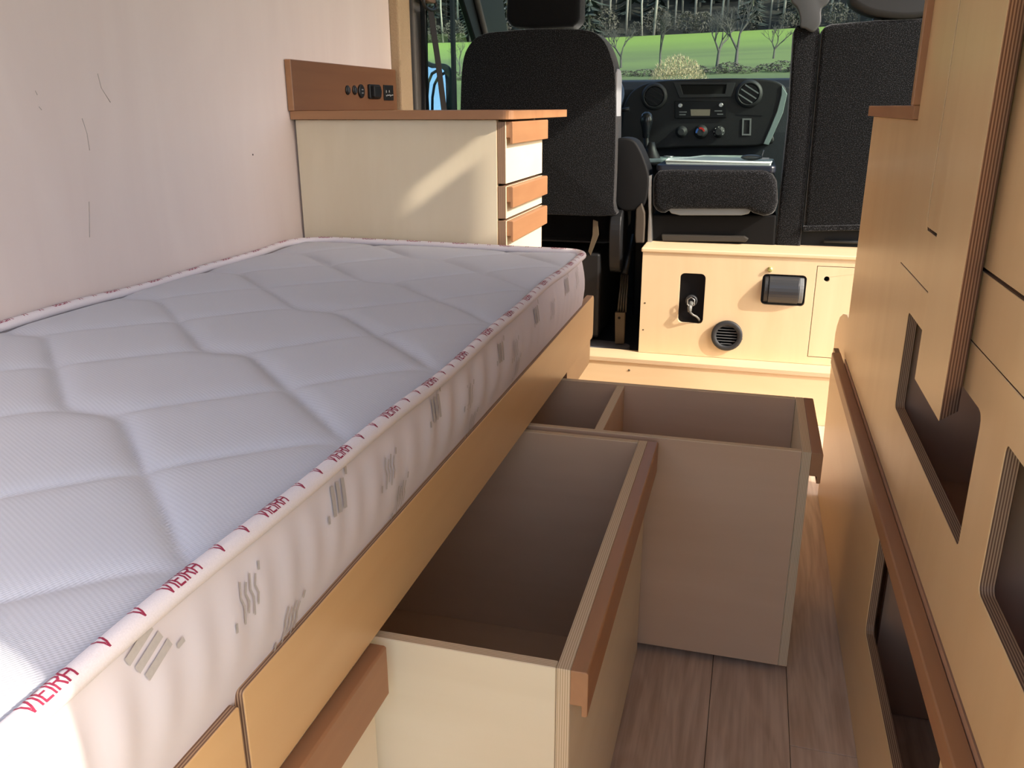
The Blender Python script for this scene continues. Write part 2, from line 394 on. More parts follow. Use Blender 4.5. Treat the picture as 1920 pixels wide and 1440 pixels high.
# piping
RP = 0.0085
def pipz(x, y):
    far = max(0, min(1, (y-0.3)/1.6))
    return -0.3185+0.0025*math.sin(y*6.3+x*4)+0.0015*math.sin(y*17+1)
def pipoff(x, y):
    return 0.0025*math.sin(y*5.3)*math.sin(x*4+1)
pp, pl = resample(m_outline(-0.001), 0.008)
path = [Vector((p.x+(pipoff(p.x, p.y) if p.x > -0.5 and 0.1 < p.y < 1.8 else 0), p.y, pipz(p.x, p.y))) for p in pp]
pipe = obj('piping', tube(path, RP, 12, closed=True), plain('piping_cloth', (228, 219, 221), 0.8, bump=0.1, bscale=900), matt)
PLEN = [0]
for a, b in zip(path, path[1:]+path[:1]): PLEN.append(PLEN[-1]+(b-a).length)
def onpipe(s, ang, dr):
    """point on the piping: s along it (m), ang 0 = straight up, positive = outwards"""
    s = s % PLEN[-1]; lo, hi = 0, len(path)
    while hi-lo > 1:
        mid = (lo+hi)//2
        if PLEN[mid] <= s: lo = mid
        else: hi = mid
    a, b = path[lo], path[(lo+1) % len(path)]; t = (s-PLEN[lo])/max(1e-9, PLEN[lo+1]-PLEN[lo])
    a0, b1 = path[lo-1], path[(lo+2) % len(path)]
    tn = ((b-a0).normalized()*(1-t)+(b1-a).normalized()*t).normalized()
    out = tn.cross(Vector((0, 0, 1))).normalized(); up = out.cross(tn).normalized()
    return a.lerp(b, t)+(up*math.cos(ang)+out*math.sin(ang))*(RP+dr)
def glyphs(text, size):
    cu = bpy.data.curves.new('txt', 'FONT'); cu.body = text; cu.size = size; cu.resolution_u = 2; cu.space_character = 1.12
    cu.offset = 0.0
    o = bpy.data.objects.new('txt', cu); COL.objects.link(o)
    dg = bpy.context.evaluated_depsgraph_get(); dg.update()
    me = bpy.data.meshes.new_from_object(o.evaluated_get(dg))
    V = [v.co.copy() for v in me.vertices]; F = [tuple(p.vertices) for p in me.polygons]
    bpy.data.objects.remove(o); bpy.data.curves.remove(cu); bpy.data.meshes.remove(me)
    return V, F
# stroke lettering: V I E I R A drawn as thin bars on the piping (A with a square-ish top, like the tape)
def stroke(bm, pts, w, mapf):
    for (a, b) in zip(pts[:-1], pts[1:]):
        a, b = Vector(a), Vector(b); d = (b-a); n = Vector((-d.y, d.x)).normalized()*w/2; e = d.normalized()*w*0.35
        a2, b2 = a-e, b+e; k_ = 3
        prev = None
        for i in range(k_+1):
            c = a2.lerp(b2, i/k_)
            cur = (bm.verts.new(mapf(c+n)), bm.verts.new(mapf(c-n)))
            if prev: bm.faces.new((prev[0], cur[0], cur[1], prev[1]))
            prev = cur
H_ = 0.0115
LET = {'V': (0.0062, [[(0, 1), (0.5, 0), (1, 1)]]), 'I': (0.0012, [[(0.5, 0), (0.5, 1)]]),
       'E': (0.0046, [[(1, 1), (0, 1), (0, 0), (1, 0)], [(0, .5), (.85, .5)]]),
       'R': (0.0056, [[(0, 0), (0, 1), (.75, 1), (1, .82), (1, .64), (.75, .48), (0, .48)], [(.5, .48), (1, 0)]]),
       'A': (0.0056, [[(0, 0), (0, .7), (.25, 1), (.75, 1), (1, .7), (1, 0)], [(0, .45), (1, .45)]])}
def word(bm, txt, s0, ang0=0.12):
    s = s0
    for ch in txt:
        wd, st = LET[ch]
        for line in st:
            stroke(bm, [(p[0]*wd, (p[1]-0.5)*H_) for p in line], 0.0015, lambda c, s=s: onpipe(s+c.x, ang0-c.y/RP, 0.00025))
        s += wd+0.0020
    return s
# distance along the piping where it passes the right long side at Y=0
i0 = min(range(len(path)), key=lambda i: abs(path[i].y-0.409)+(0 if path[i].x > -0.5 else 9))
S0 = PLEN[i0]; PER = 0.1175
nrep = int(PLEN[-1]/PER); PERX = PLEN[-1]/nrep
bm = bmesh.new()
for q in range(nrep):
    s = S0+(q)*PER if q < 14 else S0+q*PERX
    if q < nrep:
        word(bm, 'VIEIRA', s)
        for c_ in (0.061, 0.093): word(bm, 'V', s+c_-0.003)
# words before the start (towards the rear) are covered by the loop closing round the mattress
obj('printed_lettering', bm, plain('red_print_ink', (150, 40, 70), 0.8), pipe, label='dark red lettering printed on the piping')
# grey printed motif on the side border
def side_pt(y, z, dr=0.0008):
    t = (-0.322-z)/0.131
    return Vector((MX1+0.010*math.sin(PI*max(0, min(1, t*1.02)))-0.002+dr+0.0016, y, z))
def mark(y, z, kind, sc=1.0, rot=0.0):
    bm = bmesh.new()
    def mp(c):
        c = Matrix.Rotation(rot, 2) @ Vector((c.x, c.y)); return side_pt(y+c.x*sc, z+c.y*sc)
    if kind == 0:
        for k_ in (-1, 0, 1): stroke(bm, [(k_*0.011-0.002, -0.013), (k_*0.011+0.003, 0.012)], 0.0066, mp)
        stroke(bm, [(-0.026, -0.016), (-0.025, -0.011)], 0.004, mp); stroke(bm, [(0.024, 0.016), (0.026, 0.021)], 0.004, mp)
    else:
        for k_ in range(4):
            o_ = k_*0.007-0.010
            stroke(bm, [(o_, -0.018+0.006*(k_ % 2)), (o_+0.003, -0.004), (o_+0.001, 0.004), (o_+0.005, 0.016-0.004*(k_ % 2))], 0.0022, mp)
        stroke(bm, [(-0.022, -0.018), (-0.021, -0.012)], 0.003, mp); stroke(bm, [(0.022, 0.014), (0.024, 0.019)], 0.003, mp)
    obj('printed_motif', bm, plain('grey_print_ink', (182, 174, 168), 0.9), bpy.data.objects['side_border'])
MK = [(290, 1222, 0), (465, 1120, 1), (638, 932, 0), (728, 882, 1), (820, 765, 0), (878, 742, 1), (940, 660, 0), (965, 655, 1), (1008, 590, 0), (1035, 580, 1), (1065, 535, 0), (1083, 522, 1), (545, 1165, 1), (750, 930, 1), (885, 795, 1), (968, 690, 1)]
for (px, py, kd) in MK:
    p = AX(px, py, MX1+0.008); mark(p.y, max(p.z, -0.432), kd, 0.95, -1.05 if px == 290 else 0.12*math.sin(px))
# ------------------------------------------------------------------ bed base with drawers
XB = -0.352
bed = thing('bed_base', (-0.72, 1.0, -1.0), 'maple plywood bed base with two deep drawers pulled out under the mattress', 'bed')
obj('platform', box(XW+0.004, XB-0.018, 0.0, 1.93, -0.475, -0.457), birch('y'), bed)
obj('side_board', plate('X', rr(0.468, -0.540, 1.985, -0.433, [0.004, 0.014, 0.014, 0.004]), XB-0.016, XB), [maple_bed('y'), E_DARK()], bed, bev=0.0015)
obj('side_board', plate('X', rr(0.0, -0.62, 0.462, -0.440, [0.002, 0.002, 0.004, 0.002]), XB-0.016, XB), [maple_bed('y'), E_DARK()], bed, bev=0.0015)
obj('lower_rail', plate('X', rr(1.70, -0.603, 1.972, -0.543, [0.002, 0.02, 0.004, 0.002]), XB-0.020, XB-0.004), [maple_bed('y'), E_DARK()], bed, bev=0.001)
obj('upright', plate('X', [(1.70, -1.0), (1.94, -1.0), (1.94, -0.60), (1.70, -0.60)], XB-0.05, XB-0.034), [birch('z'), E_PALE()], bed, bev=0.001)
obj('end_panel', plate('Y', [(XW+0.004, -1.0), (XB-0.034, -1.0), (XB-0.034, -0.476), (XW+0.004, -0.476)], 1.94, 1.952), [birch('z'), E_PALE()], bed)
for y in (0.70, 1.386, 1.70):
    obj('divider_panel', box(XW+0.01, XB-0.05, y-0.006, y+0.006, -1.0, -0.476), birch('z'), bed)
def handle(parent, x, y0, y1, zt, name='handle', face=1, h1=0.043, h2=0.056, dx=0.019):
    # J-shaped cherry grip along Y, outer side +X
    x1 = x+dx*face
    prof = [(x, zt), (x1-0.002*face, zt), (x1, zt-0.002), (x1, zt-h2+0.001), (x1-0.002*face, zt-h2), (x1-0.0065*face, zt-h2), (x1-0.0065*face, zt-h1), (x, zt-h1)]
    return obj(name, plate('Y', prof, y0, y1), [cherry('y'), cherry('y')], parent, bev=0.001)
def big_drawer(xf, y0, y1, zt, zb, label, divider=None, near=False):
    t = 0.013; xb = xf-0.62
    bm = bmesh.new()
    plate('Y', [(xb, zb), (xf-0.0155, zb), (xf-0.0155, zt), (xb, zt)], y1-t, y1, bm=bm)
    plate('X', [(y0+t, zb), (y1-t, zb), (y1-t, zt), (y0+t, zt)], xb, xb+t, bm=bm)
    plate('Z', [(xb+t, y0+t), (xf-0.0155, y0+t), (xf-0.0155, y1-t), (xb+t, y1-t)], zb+0.004, zb+0.012, bm=bm)
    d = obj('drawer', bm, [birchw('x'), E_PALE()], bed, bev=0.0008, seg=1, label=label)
    obj('drawer_front', plate('X', [(y0, zb), (y1, zb), (y1, zt), (y0, zt)], xf-0.015, xf), [birch('y'), E_PALE()], d, bev=0.0008)
    obj('drawer_side', plate('Y', [(xb, zb), (xf-0.0155, zb), (xf-0.0155, zt), (xb, zt)], y0, y0+t), [birch('x') if near else birchw('x'), E_PALE()], d, bev=0.0008, seg=1)  # nearer drawer's side takes the paler birch in place of light on it
    handle(d, xf, y0, y1, zt)
    if divider: obj('drawer_divider', plate('X', [(y0+t, zb+0.012), (y1-t, zb+0.012), (y1-t, zt-0.002), (y0+t, zt-0.002)], divider-0.008, divider+0.008), [birchw('z'), E_PALE()], d, bev=0.0008)
    return d
big_drawer(-0.142, 0.722, 1.376, -0.556, -0.985, 'wide pulled-out drawer nearer the camera', near=True)
big_drawer(0.132, 1.396, 1.690, -0.556, -0.985, 'deep narrow drawer pulled furthest out, split by a divider', -0.235)
# closed drawer next to the camera
cd = obj('drawer', plate('X', [(0.02, -0.985), (0.700, -0.985), (0.700, -0.548), (0.02, -0.548)], XB-0.022, XB-0.006), [birch('y'), E_PALE()], bed, bev=0.001, label='closed pale drawer front nearest the camera')
handle(cd, XB-0.006, 0.02, 0.700, -0.548, h1=0.05, h2=0.062)
# ------------------------------------------------------------------ left cabinet
cab = thing('drawer_cabinet', (-0.85, 2.13, -1.0), 'birch drawer cabinet with cherry top and handles beyond the mattress', 'cabinet')
obj('side_panel', plate('Y', [(XW+0.006, -1.0), (-0.587, -1.0), (-0.587, -0.027), (XW+0.006, -0.027)], 1.954, 1.969), [birch('z'), E_PALE()], cab, bev=0.0008)
obj('side_panel', plate('Y', [(XW+0.006, -1.0), (-0.587, -1.0), (-0.587, -0.027), (XW+0.006, -0.027)], 2.305, 2.32), [birch('z'), E_PALE()], cab, bev=0.0008)
obj('bottom_panel', box(XW+0.006, -0.59, 1.969, 2.305, -0.99, -0.975), birch('y'), cab)
obj('counter_top', plate('Z', rr(XW+0.002, 1.938, -0.545, 2.545, [0.001, 0.022, 0.012, 0.001]), -0.026, -0.006), [cherry('x'), cherry('x')], cab, bev=0.003, seg=3)
obj('backsplash', plate('X', [(1.932, -0.006), (2.57, -0.006), (2.57, 0.113), (1.932, 0.113)], XW+0.001, XW+0.018), [wood('shaded_cherry', (108, 72, 50), (130, 92, 66), 'y', blotch=0.4, line=0.4), cherry('y')], cab, bev=0.002, seg=2)  # darker copy of the cherry, the backsplash's shade is in the colour
XD = -0.566
zz = [(-0.031, -0.172), (-0.178, -0.254), (-0.259, -0.40), (-0.405, -0.60), (-0.605, -0.95)]
for (zt, zb) in zz:
    d = obj('drawer', plate('X', [(1.956, zb), (2.318, zb), (2.318, zt), (1.956, zt)], -0.586, XD), [birch('y'), E_DARK()], cab, bev=0.0008)
    handle(d, XD, 1.962, 2.318, zt-0.001 if zt < -0.1 else zt, h1=0.036, h2=0.05, dx=0.016)
# sockets on the backsplash
XS = XW+0.018
def sock(px, py): return AX(px, py, XS)
for i, (px, lab) in enumerate(((651, 'leftmost small round black switch on the cherry backsplash'), (664, 'second small round black switch on the cherry backsplash'))):
    p = sock(px, 169); c = (XS, p.y, p.z)
    t = thing('push_switch', c, lab, 'switch', 'round black switches on the backsplash')
    obj('bezel', lathe([(0.0125, 0), (0.0125, 0.003), (0.010, 0.0042)], c, 'X', 24), BLACKP(), t)
    obj('button', lathe([(0.009, 0.004), (0.009, 0.006), (0.007, 0.007)], c, 'X', 20), DARKP(), t)
p = sock(676, 171); c = (XS, p.y, p.z)
t = thing('usb_socket', c, 'round black double socket with two lit slots on the backsplash', 'socket')
obj('bezel', lathe([(0.0185, 0), (0.0185, 0.004), (0.016, 0.006)], c, 'X', 28), BLACKP(), t)
for dz in (-0.005, 0.004): obj('port', box(XS+0.006, XS+0.0068, p.y-0.006, p.y+0.006, p.z+dz-0.0016, p.z+dz+0.0016), GREYP(), t)
p = sock(700, 172); c = (XS, p.y, p.z)
t = thing('power_outlet', c, 'square black flap-covered power outlet on the backsplash', 'socket')
obj('frame', plate('X', rr(p.y-0.040, p.z-0.020, p.y+0.034, p.z+0.020, 0.005), XS, XS+0.008), BLACKP(), t, bev=0.002)
obj('flap', plate('X', rr(p.y-0.030, p.z-0.016, p.y+0.018, p.z+0.016, 0.004), XS+0.008, XS+0.018), BLACKP(), t, bev=0.002)
obj('socket_rim', lathe([(0.013, 0.008), (0.013, 0.013), (0.009, 0.013)], (XS, p.y+0.019, p.z), 'X', 20), BLACKP(), t)
p = sock(727, 174); c = (XS, p.y, p.z)
t = thing('heater_control', c, 'black square control panel with white marks at the backsplash end', 'control panel')
obj('faceplate', plate('X', rr(p.y-0.033, p.z-0.022, p.y+0.035, p.z+0.022, 0.002), XS, XS+0.004), BLACKP(), t, bev=0.0008)
bm = bmesh.new()
fx = lambda cc: Vector((XS+0.0045, p.y+cc.x, p.z+cc.y))
for k_ in range(6): stroke(bm, [(-0.022+k_*0.009, -0.007+0.002*(k_ % 2)), (-0.018+k_*0.009, -0.011+0.004*(k_ % 3)/2), (-0.015+k_*0.009, -0.006)], 0.0012, fx)
stroke(bm, [(-0.022, 0.002), (-0.020, 0.007), (-0.017, 0.002), (-0.021, 0)], 0.0012, fx); stroke(bm, [(0.0, 0.001), (0.003, 0.007), (0.006, 0.001)], 0.0012, fx)
obj('white_symbols', bm, plain('white_print', (220, 222, 220), 0.6), t)
# ------------------------------------------------------------------ right kitchen / wardrobe unit
XF = 0.25
rc = thing('tall_cabinet', (0.5, 0.8, -1.0), 'tall maple plywood cabinet along the right side with rounded hand cutouts', 'cabinet')
Y1 = 2.14; YT = 1.56; ZL = -0.583; TT = 0.60
# front skin below the seams with two cutouts and beyond the doors
hA = rr(0.925, -0.463, 1.400, -0.306, [0.008, 0.010, 0.008, 0.014], 4); hB = rr(0.34, -0.463, 0.832, -0.303, [0.008, 0.010, 0.008, 0.010], 4)
gap = 0.0022
YN = 0.134
skin = [(YN, ZL), (Y1, ZL), (Y1, -0.022), (YT, -0.022), (YT, TT), (1.365, TT), (1.365, -0.155), (1.362, -0.164), (1.352, -0.1725), (YN, -0.1725), (YN, -0.250), (1.532, -0.250), (1.532, -0.2515), (YN, -0.2515)]
bm = plate('X', skin, XF, XF+0.015, holes=[hA, hB])
obj('front_skin', bm, [maple('z'), E_DARK()], rc, bev=0.0008, seg=1)
# door above the seam
dr = rr(YN, -0.1685, 1.3625, TT, [0.0, 0.008, 0.0, 0.0], 4)
obj('door', plate('X', dr, XF+0.0005, XF+0.0145), [maple('z'), E_DARK()], rc, bev=0.001, label='upper maple door with a rounded corner')
# lower front board, its cutout and the grip rail
hC = rr(0.80, -0.818, 1.29, -0.638, [0.012, 0.014, 0.01, 0.01], 4)
lb = [(YN, -0.998), (2.205, -0.998), (2.262, -0.655), (2.258, -0.60), (YN, -0.60)]
obj('lower_front', plate('X', lb, 0.236, 0.2495, holes=[hC]), [maple('y'), E_DARK()], rc, bev=0.001, seg=1, label='lower maple front with a cutout')
obj('rounded_tab', plate('X', [(1.9, -0.70), (2.53, -0.70), (2.535, -0.63), (2.515, -0.60), (2.47, -0.565), (2.40, -0.54), (2.32, -0.524), (1.9, -0.524)], 0.2655, 0.278), [maple('y'), E_PALE()], rc, bev=0.001, label='maple tab with a rounded far corner')
XRL = 0.229
prof = [(0.250, -0.599), (XRL+0.002, -0.599), (XRL, -0.601), (XRL, -0.627), (XRL+0.0015, -0.629), (XRL+0.005, -0.629), (XRL+0.005, -0.622), (0.2355, -0.622), (0.2355, -0.604), (0.250, -0.604)]
obj('grip_rail', plate('Y', prof, YN, 2.21), [cherry('y'), cherry('y')], rc, bev=0.001)
obj('worktop', plate('Z', rr(0.242, YT+0.002, XR-0.002, 2.185, [0.001, 0.001, 0.004, 0.006]), -0.021, 0.001), [cherry('y'), cherry('y')], rc, bev=0.003)
obj('edge_trim', box(0.238, 0.252, YT-0.001, YT+0.016, 0.001, TT), cherry('z'), rc, bev=0.002)
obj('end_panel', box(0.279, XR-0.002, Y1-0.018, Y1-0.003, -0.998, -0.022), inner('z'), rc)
obj('end_panel', box(0.252, XR-0.002, YT-0.016, YT-0.001, 0.001, TT), maple('z'), rc)
obj('back_panel_sun_mask', boxes((XR-0.014, XR-0.002, YN+0.015, YT-0.02, -0.998, 0.84), (XR-0.014, XR-0.002, YT-0.02, Y1-0.02, -0.998, -0.022)), inner('z'), rc)  # raised out of view above the top panel, added to shape the sun streak
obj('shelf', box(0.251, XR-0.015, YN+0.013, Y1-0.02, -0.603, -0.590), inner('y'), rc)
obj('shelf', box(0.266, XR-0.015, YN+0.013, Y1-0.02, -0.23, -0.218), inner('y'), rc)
obj('top_panel', box(0.252, XR-0.002, YN, YT, TT, TT+0.015), maple('y'), rc)
for (y, z0, z1) in ((1.415, -0.590, -0.23), (0.872, -0.590, -0.23), (1.33, -0.998, -0.603), (YN, -0.998, TT)):
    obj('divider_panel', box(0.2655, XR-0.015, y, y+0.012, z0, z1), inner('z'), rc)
# upright board standing proud of the cabinet, mitred near edge
bd = bmesh.new()
t0, t1 = 0.221, 0.2485
B = [(t0, 1.132), (t0, 0.972), (t1, 1.012), (t1, 1.132)]
bd = plate('Z', B, -0.335, TT)
uvl = bd.loops.layers.uv['UVMap']
for f in bd.faces:
    c = f.calc_center_median()
    if f.material_index == 1:
        isedge = abs(c.y-0.992) < 0.01
        f.material_index = 1 if isedge else 0
        for lp in f.loops: lp[uvl].uv = ((lp.vert.co.x-t0), 0)
obj('upright_board', bd, [maple('z'), ply_edge('ply_edge_bold', (140, 100, 84), (214, 178, 150), 0.0046)], None, bev=0.0006, seg=1, label='thick maple board with a striped mitred edge against the tall cabinet', cat='board')
# ------------------------------------------------------------------ seat box in front of the cab
YB = 2.84
sb = thing('seat_box', (0.0, 2.9, -0.817), 'low birch plywood box carrying the passenger seats, with vent and sockets', 'box')
h1 = rr(-0.212, -0.702, -0.128, -0.530, 0.016, 5); h2 = rr(0.054, -0.622, 0.192, -0.520, 0.014, 5); h3 = [( -0.045+0.047*math.cos(2*PI*k/28), -0.735+0.047*math.sin(2*PI*k/28)) for k in range(28)]
hd = [(0.2185, -0.791), (0.45, -0.791), (0.45, -0.4865), (0.2185, -0.4865)]
obj('front_panel', plate('Y', [(-0.341, -0.816), (0.52, -0.816), (0.52, -0.464), (-0.341, -0.464)], YB, YB+0.015, holes=[h1, h2, h3, hd]), [honey('z'), E_PALE()], sb, bev=0.0008, seg=1)
hk = [(0.252+0.0085*math.cos(2*PI*k/20), -0.528+0.0085*math.sin(2*PI*k/20)) for k in range(20)]
obj('hatch', plate('Y', [(0.2205, -0.789), (0.4485, -0.789), (0.4485, -0.4885), (0.2205, -0.4885)], YB+0.0005, YB+0.013, holes=[hk]), [honey('z'), E_PALE()], sb, bev=0.0008, seg=1, label='small hatch with a round finger hole')
obj('top_panel', plate('Z', rr(-0.346, YB-0.006, 0.53, 3.5, [0.004, 0, 0, 0.004]), -0.464, -0.450), [honey('x'), honey('x')], sb, bev=0.004, seg=3)
obj('side_panel', box(-0.341, -0.326, YB+0.015, 3.5, -0.816, -0.464), honey('y'), sb)
obj('lining', box(-0.32, 0.5, YB+0.12, YB+0.125, -0.81, -0.47), plain('black_lining', (12, 12, 13), 0.9), sb)
for (x, z) in ((-0.326, -0.640), (-0.328, -0.735), (0.0045, -0.745)): obj('screw', lathe([(0.003, 0), (0.0025, -0.0008)], (x, YB, z), 'Y', 10), STEEL(), sb)
p = AY(1444, 505, YB); obj('bolt', lathe([(0.009, 0), (0.009, -0.003), (0.006, -0.004), (0.006, -0.009), (0.004, -0.010)], (p.x, YB, p.z), 'Y', 6), plain('yellow_zinc', (196, 196, 130), 0.35, metal=0.6), sb, label='yellowish hexagon bolt')
# vent
vc = Vector((-0.045, YB, -0.735))
v = thing('air_vent', vc, 'round dark grey slatted air vent low on the birch box', 'vent')
bm = bmesh.new()
prof = [(0.0515, 0.0), (0.0515, -0.011), (0.049, -0.013), (0.036, -0.013), (0.035, -0.011), (0.035, 0.02), (0.0515, 0.0)]
rings = []
for (r, h) in prof[:-1]:
    rings.append([bm.verts.new(vc+Vector((r*math.cos(2*PI*k/40), h, r*math.sin(2*PI*k/40)))) for k in range(40)])
for i in range(len(rings)):
    a, b = rings[i], rings[(i+1) % len(rings)]
    for k in range(40): bm.faces.new((a[k], a[(k+1) % 40], b[(k+1) % 40], b[k])).smooth = True
obj('vent_ring', bm, DARKP(), v)
for k_ in range(7):
    z = -0.0295+k_*0.0098; hw = math.sqrt(max(0, 0.0352**2-z*z))
    bm = box(vc.x-hw, vc.x+hw, YB-0.008, YB+0.006, vc.z+z-0.0014, vc.z+z+0.0014); bmesh.ops.rotate(bm, verts=bm.verts, cent=(vc.x, YB, vc.z+z), matrix=Matrix.Rotation(-0.2, 3, 'X'))
    obj('slat', bm, plain('slat_grey', (84, 86, 88), 0.5), v)
# plug recess
pl_ = thing('plug_panel', (-0.17, YB+0.016, -0.70), 'black recessed socket with a grey plug and cable in the birch box', 'socket')
obj('recess_plate', plate('Y', rr(-0.214, -0.706, -0.126, -0.526, 0.016), YB+0.016, YB+0.022), plain('gloss_black', (10, 11, 14), 0.4, spec=0.25), pl_, bev=0.001)
pc = AY(1296, 568, YB)
obj('socket_ring', lathe([(0.020, 0.016), (0.020, 0.004), (0.015, 0.0), (0.013, 0.010)], (pc.x, YB, pc.z+0.006), 'Y', 28), DARKP(), pl_)
hexp = [Vector((pc.x+0.013*math.sin(k*PI/3), YB-0.016, pc.z+0.006+0.017*math.cos(k*PI/3))) for k in range(6)]
obj('hex_clip', tube(hexp, 0.002, 6, closed=True), METAL(), pl_, label='bright hexagonal wire clip')
plug = obj('plug', tube([(pc.x, YB+0.004, pc.z), (pc.x-0.003, YB-0.014, pc.z-0.012), (pc.x-0.002, YB-0.022, pc.z-0.026)], [0.008, 0.008, 0.006], 12), plain('grey_rubber', (112, 112, 108), 0.4), pl_)
obj('cable', tube([(pc.x-0.002, YB-0.022, pc.z-0.026), (pc.x+0.010, YB-0.022, pc.z-0.036), (pc.x+0.020, YB-0.014, pc.z-0.042), (pc.x+0.028, YB-0.004, pc.z-0.052), (pc.x+0.031, YB+0.014, pc.z-0.066)], 0.0034, 10), plain('grey_rubber', (112, 112, 108), 0.4), plug)
# roller outlet (round black flap)
ro = thing('roller_outlet', (0.123, YB+0.016, -0.56), 'black half-cylinder outlet cover bulging from the birch box', 'socket')
obj('surround', plate('Y', rr(0.052, -0.624, 0.194, -0.518, 0.014), YB+0.016, YB+0.022), BLACKP(), ro, bev=0.001)
bm = bmesh.new()
prf = []
for k_ in range(15):
    a = -PI/2+PI*k_/14; prf.append((YB+0.012-0.040*math.cos(a), -0.571+0.046*math.sin(a)))
prf += [(YB+0.016, -0.525), (YB+0.016, -0.617)]
plate('X', prf, 0.076, 0.170, bm=bm)
obj('roller_cover', bm, plain('satin_black', (54, 56, 60), 0.32), ro, bev=0.0015)
for (xa, xb) in ((0.062, 0.0755), (0.1705, 0.184)):
    obj('end_cap', plate('X', [(YB+0.012-0.037*math.cos(-PI/2+PI*k/12), -0.571+0.043*math.sin(-PI/2+PI*k/12)) for k in range(13)]+[(YB+0.016, -0.528), (YB+0.016, -0.614)], xa, xb), GREYP() if xa > .1 else DARKP(), ro, bev=0.0015)
# ------------------------------------------------------------------ cab shell
struct('trim_2', plate('X', [(2.582, -1.03), (2.682, -1.03), (2.678, 0.2), (2.686, 0.95), (2.582, 0.95)], -1.12, -1.085), plain('beige_felt', (176, 152, 122), 0.95, bump=1.0, bscale=260), bev=0.006)
struct('trim_3', plate('X', [(2.688, -1.03), (2.752, -1.03), (2.752, 0.95), (2.694, 0.95)], -1.12, -1.078), plain('pillar_grey', (96, 92, 88), 0.6), bev=0.006)
XL = -1.065
hole = [AX(797, 212, XL), AX(938, 212, XL), AX(890, 70, XL), AX(868, 0, XL), AX(845, -90, XL), AX(812, -160, XL), AX(797, -170, XL)]
hole = [(q.y, q.z) for q in hole]
eA = AX(948, 0, XL); eB = AX(958, 200, XL)
outl = [(2.756, -0.9), (4.28, -0.9), (eB.y+0.12, -0.02), (eA.y, 0.35), (3.35, 0.95), (2.756, 0.95), (2.756, 0.0)]
struct('wall_cab_left', plate('X', outl, -1.085, -1.063, holes=[hole]), BLACKP(), bev=0.003, seg=1)
ga = AX(893, 0, -1.055); gb = AX(912, 75, -1.055)
struct('trim_4', tube([(-1.052, ga.y-0.06, ga.z+0.14), (-1.052, ga.y, ga.z), (-1.052, gb.y, gb.z), (-1.052, gb.y+0.1, gb.z-0.25)], 0.012, 8), plain('pillar_grey', (96, 92, 88), 0.6))
m0 = AX(849, 100, -1.08).y
struct('trim_5', box(-1.0835, -1.072, m0-0.011, m0+0.011, -0.02, 0.70), BLACKP())
struct('window_1', plate('X', [(2.76, -0.04), (3.75, -0.04), (3.66, 0.20), (3.2, 0.72), (2.76, 0.75)], -1.0845, -1.0825), glass('side_glass', (0.78, 0.86, 0.81, 1)))
struct('wall_cab_right', plate('X', [(2.95, -0.9), (4.28, -0.9), (4.2, 0.05), (3.45, 0.95), (2.95, 0.95)], XR, XR+0.06, holes=[[(3.05, -0.05), (3.95, -0.05), (3.4, 0.75), (3.05, 0.75)]]), BLACKP())
struct('window_2', plate('X', [(3.03, -0.07), (3.98, -0.07), (3.42, 0.77), (3.03, 0.77)], XR+0.028, XR+0.032), glass('side_glass', (0.78, 0.86, 0.81, 1)))
struct('wall_front', box(-1.1, 0.78, 4.24, 4.28, -0.9, 0.06), BLACKP())
struct('window_3', plate('X', [(4.262, 0.055), (4.267, 0.058), (3.505, 0.962), (3.50, 0.958)], -1.06, 0.75), glass('windscreen', (0.74, 0.78, 0.76, 1)))
# ------------------------------------------------------------------ dashboard
da = thing('dashboard', (-0.2, 3.9, -0.86), 'dark plastic van dashboard with radio, vents and climate dials', 'dashboard')
YD = 3.68
obj('dash_body', plate('X', [(3.80, -0.84), (3.76, -0.30), (3.735, -0.10), (3.735, 0.07), (3.76, 0.104), (3.85, 0.112), (4.235, 0.10), (4.235, -0.84)], -1.055, 0.74), plain('dash_grain', (48, 53, 60), 0.65, bump=0.6, bscale=420), da, bev=0.01, seg=3)
P = lambda L, Y=YD: outY(L, Y)
stack = smooth_outline(P([(1167, 278), (1165, 235), (1172, 192), (1192, 166), (1235, 152), (1340, 147), (1430, 148), (1464, 156), (1475, 175), (1466, 212), (1450, 248), (1438, 272), (1300, 276)]), 5)
obj('centre_panel', plate('Y', stack, YD, YD+0.07), plain('dash_black', (22, 24, 27), 0.5, bump=0.3, bscale=700), da, bev=0.008, seg=3)
trimr = P([(1466, 160), (1476, 176), (1468, 212), (1452, 248), (1441, 272), (1431, 270), (1444, 240), (1457, 208), (1465, 178)])
obj('silver_trim', plate('Y', trimr, YD-0.006, YD+0.002), plain('satin_silver', (140, 158, 156), 0.35, metal=0.3), da, bev=0.002)
obj('storage_frame', plate('Y', P([(1262, 154), (1379, 155), (1371, 182), (1274, 184)]), YD-0.006, YD, holes=[P([(1276, 159), (1362, 159), (1359, 176), (1281, 177)])]), DARKP(), da, bev=0.002)
obj('storage_slot', plate('Y', P([(1276, 159), (1362, 159), (1359, 176), (1281, 177)]), YD-0.0015, YD-0.0005), plain('black_lining', (12, 12, 13), 0.9), da)
rd = obj('radio', plate('Y', P([(1265, 189), (1363, 190), (1362, 221), (1266, 222)]), YD-0.010, YD), plain('gloss_black', (10, 11, 14), 0.4, spec=0.25), da, bev=0.002)
obj('radio_display', plate('Y', P([(1295, 205), (1332, 205), (1331, 217), (1296, 217)]), YD-0.0115, YD-0.0095), plain('lcd_grey', (120, 112, 96), 0.3), rd)
for (px, py) in ((1276, 198), (1352, 197)):
    q = AY(px, py, YD); c = (q.x, YD-0.010, q.z)
    kk = obj('radio_knob', lathe([(0.009, 0), (0.009, -0.008), (0.007, -0.010)], c, 'Y', 20), METAL(), rd)
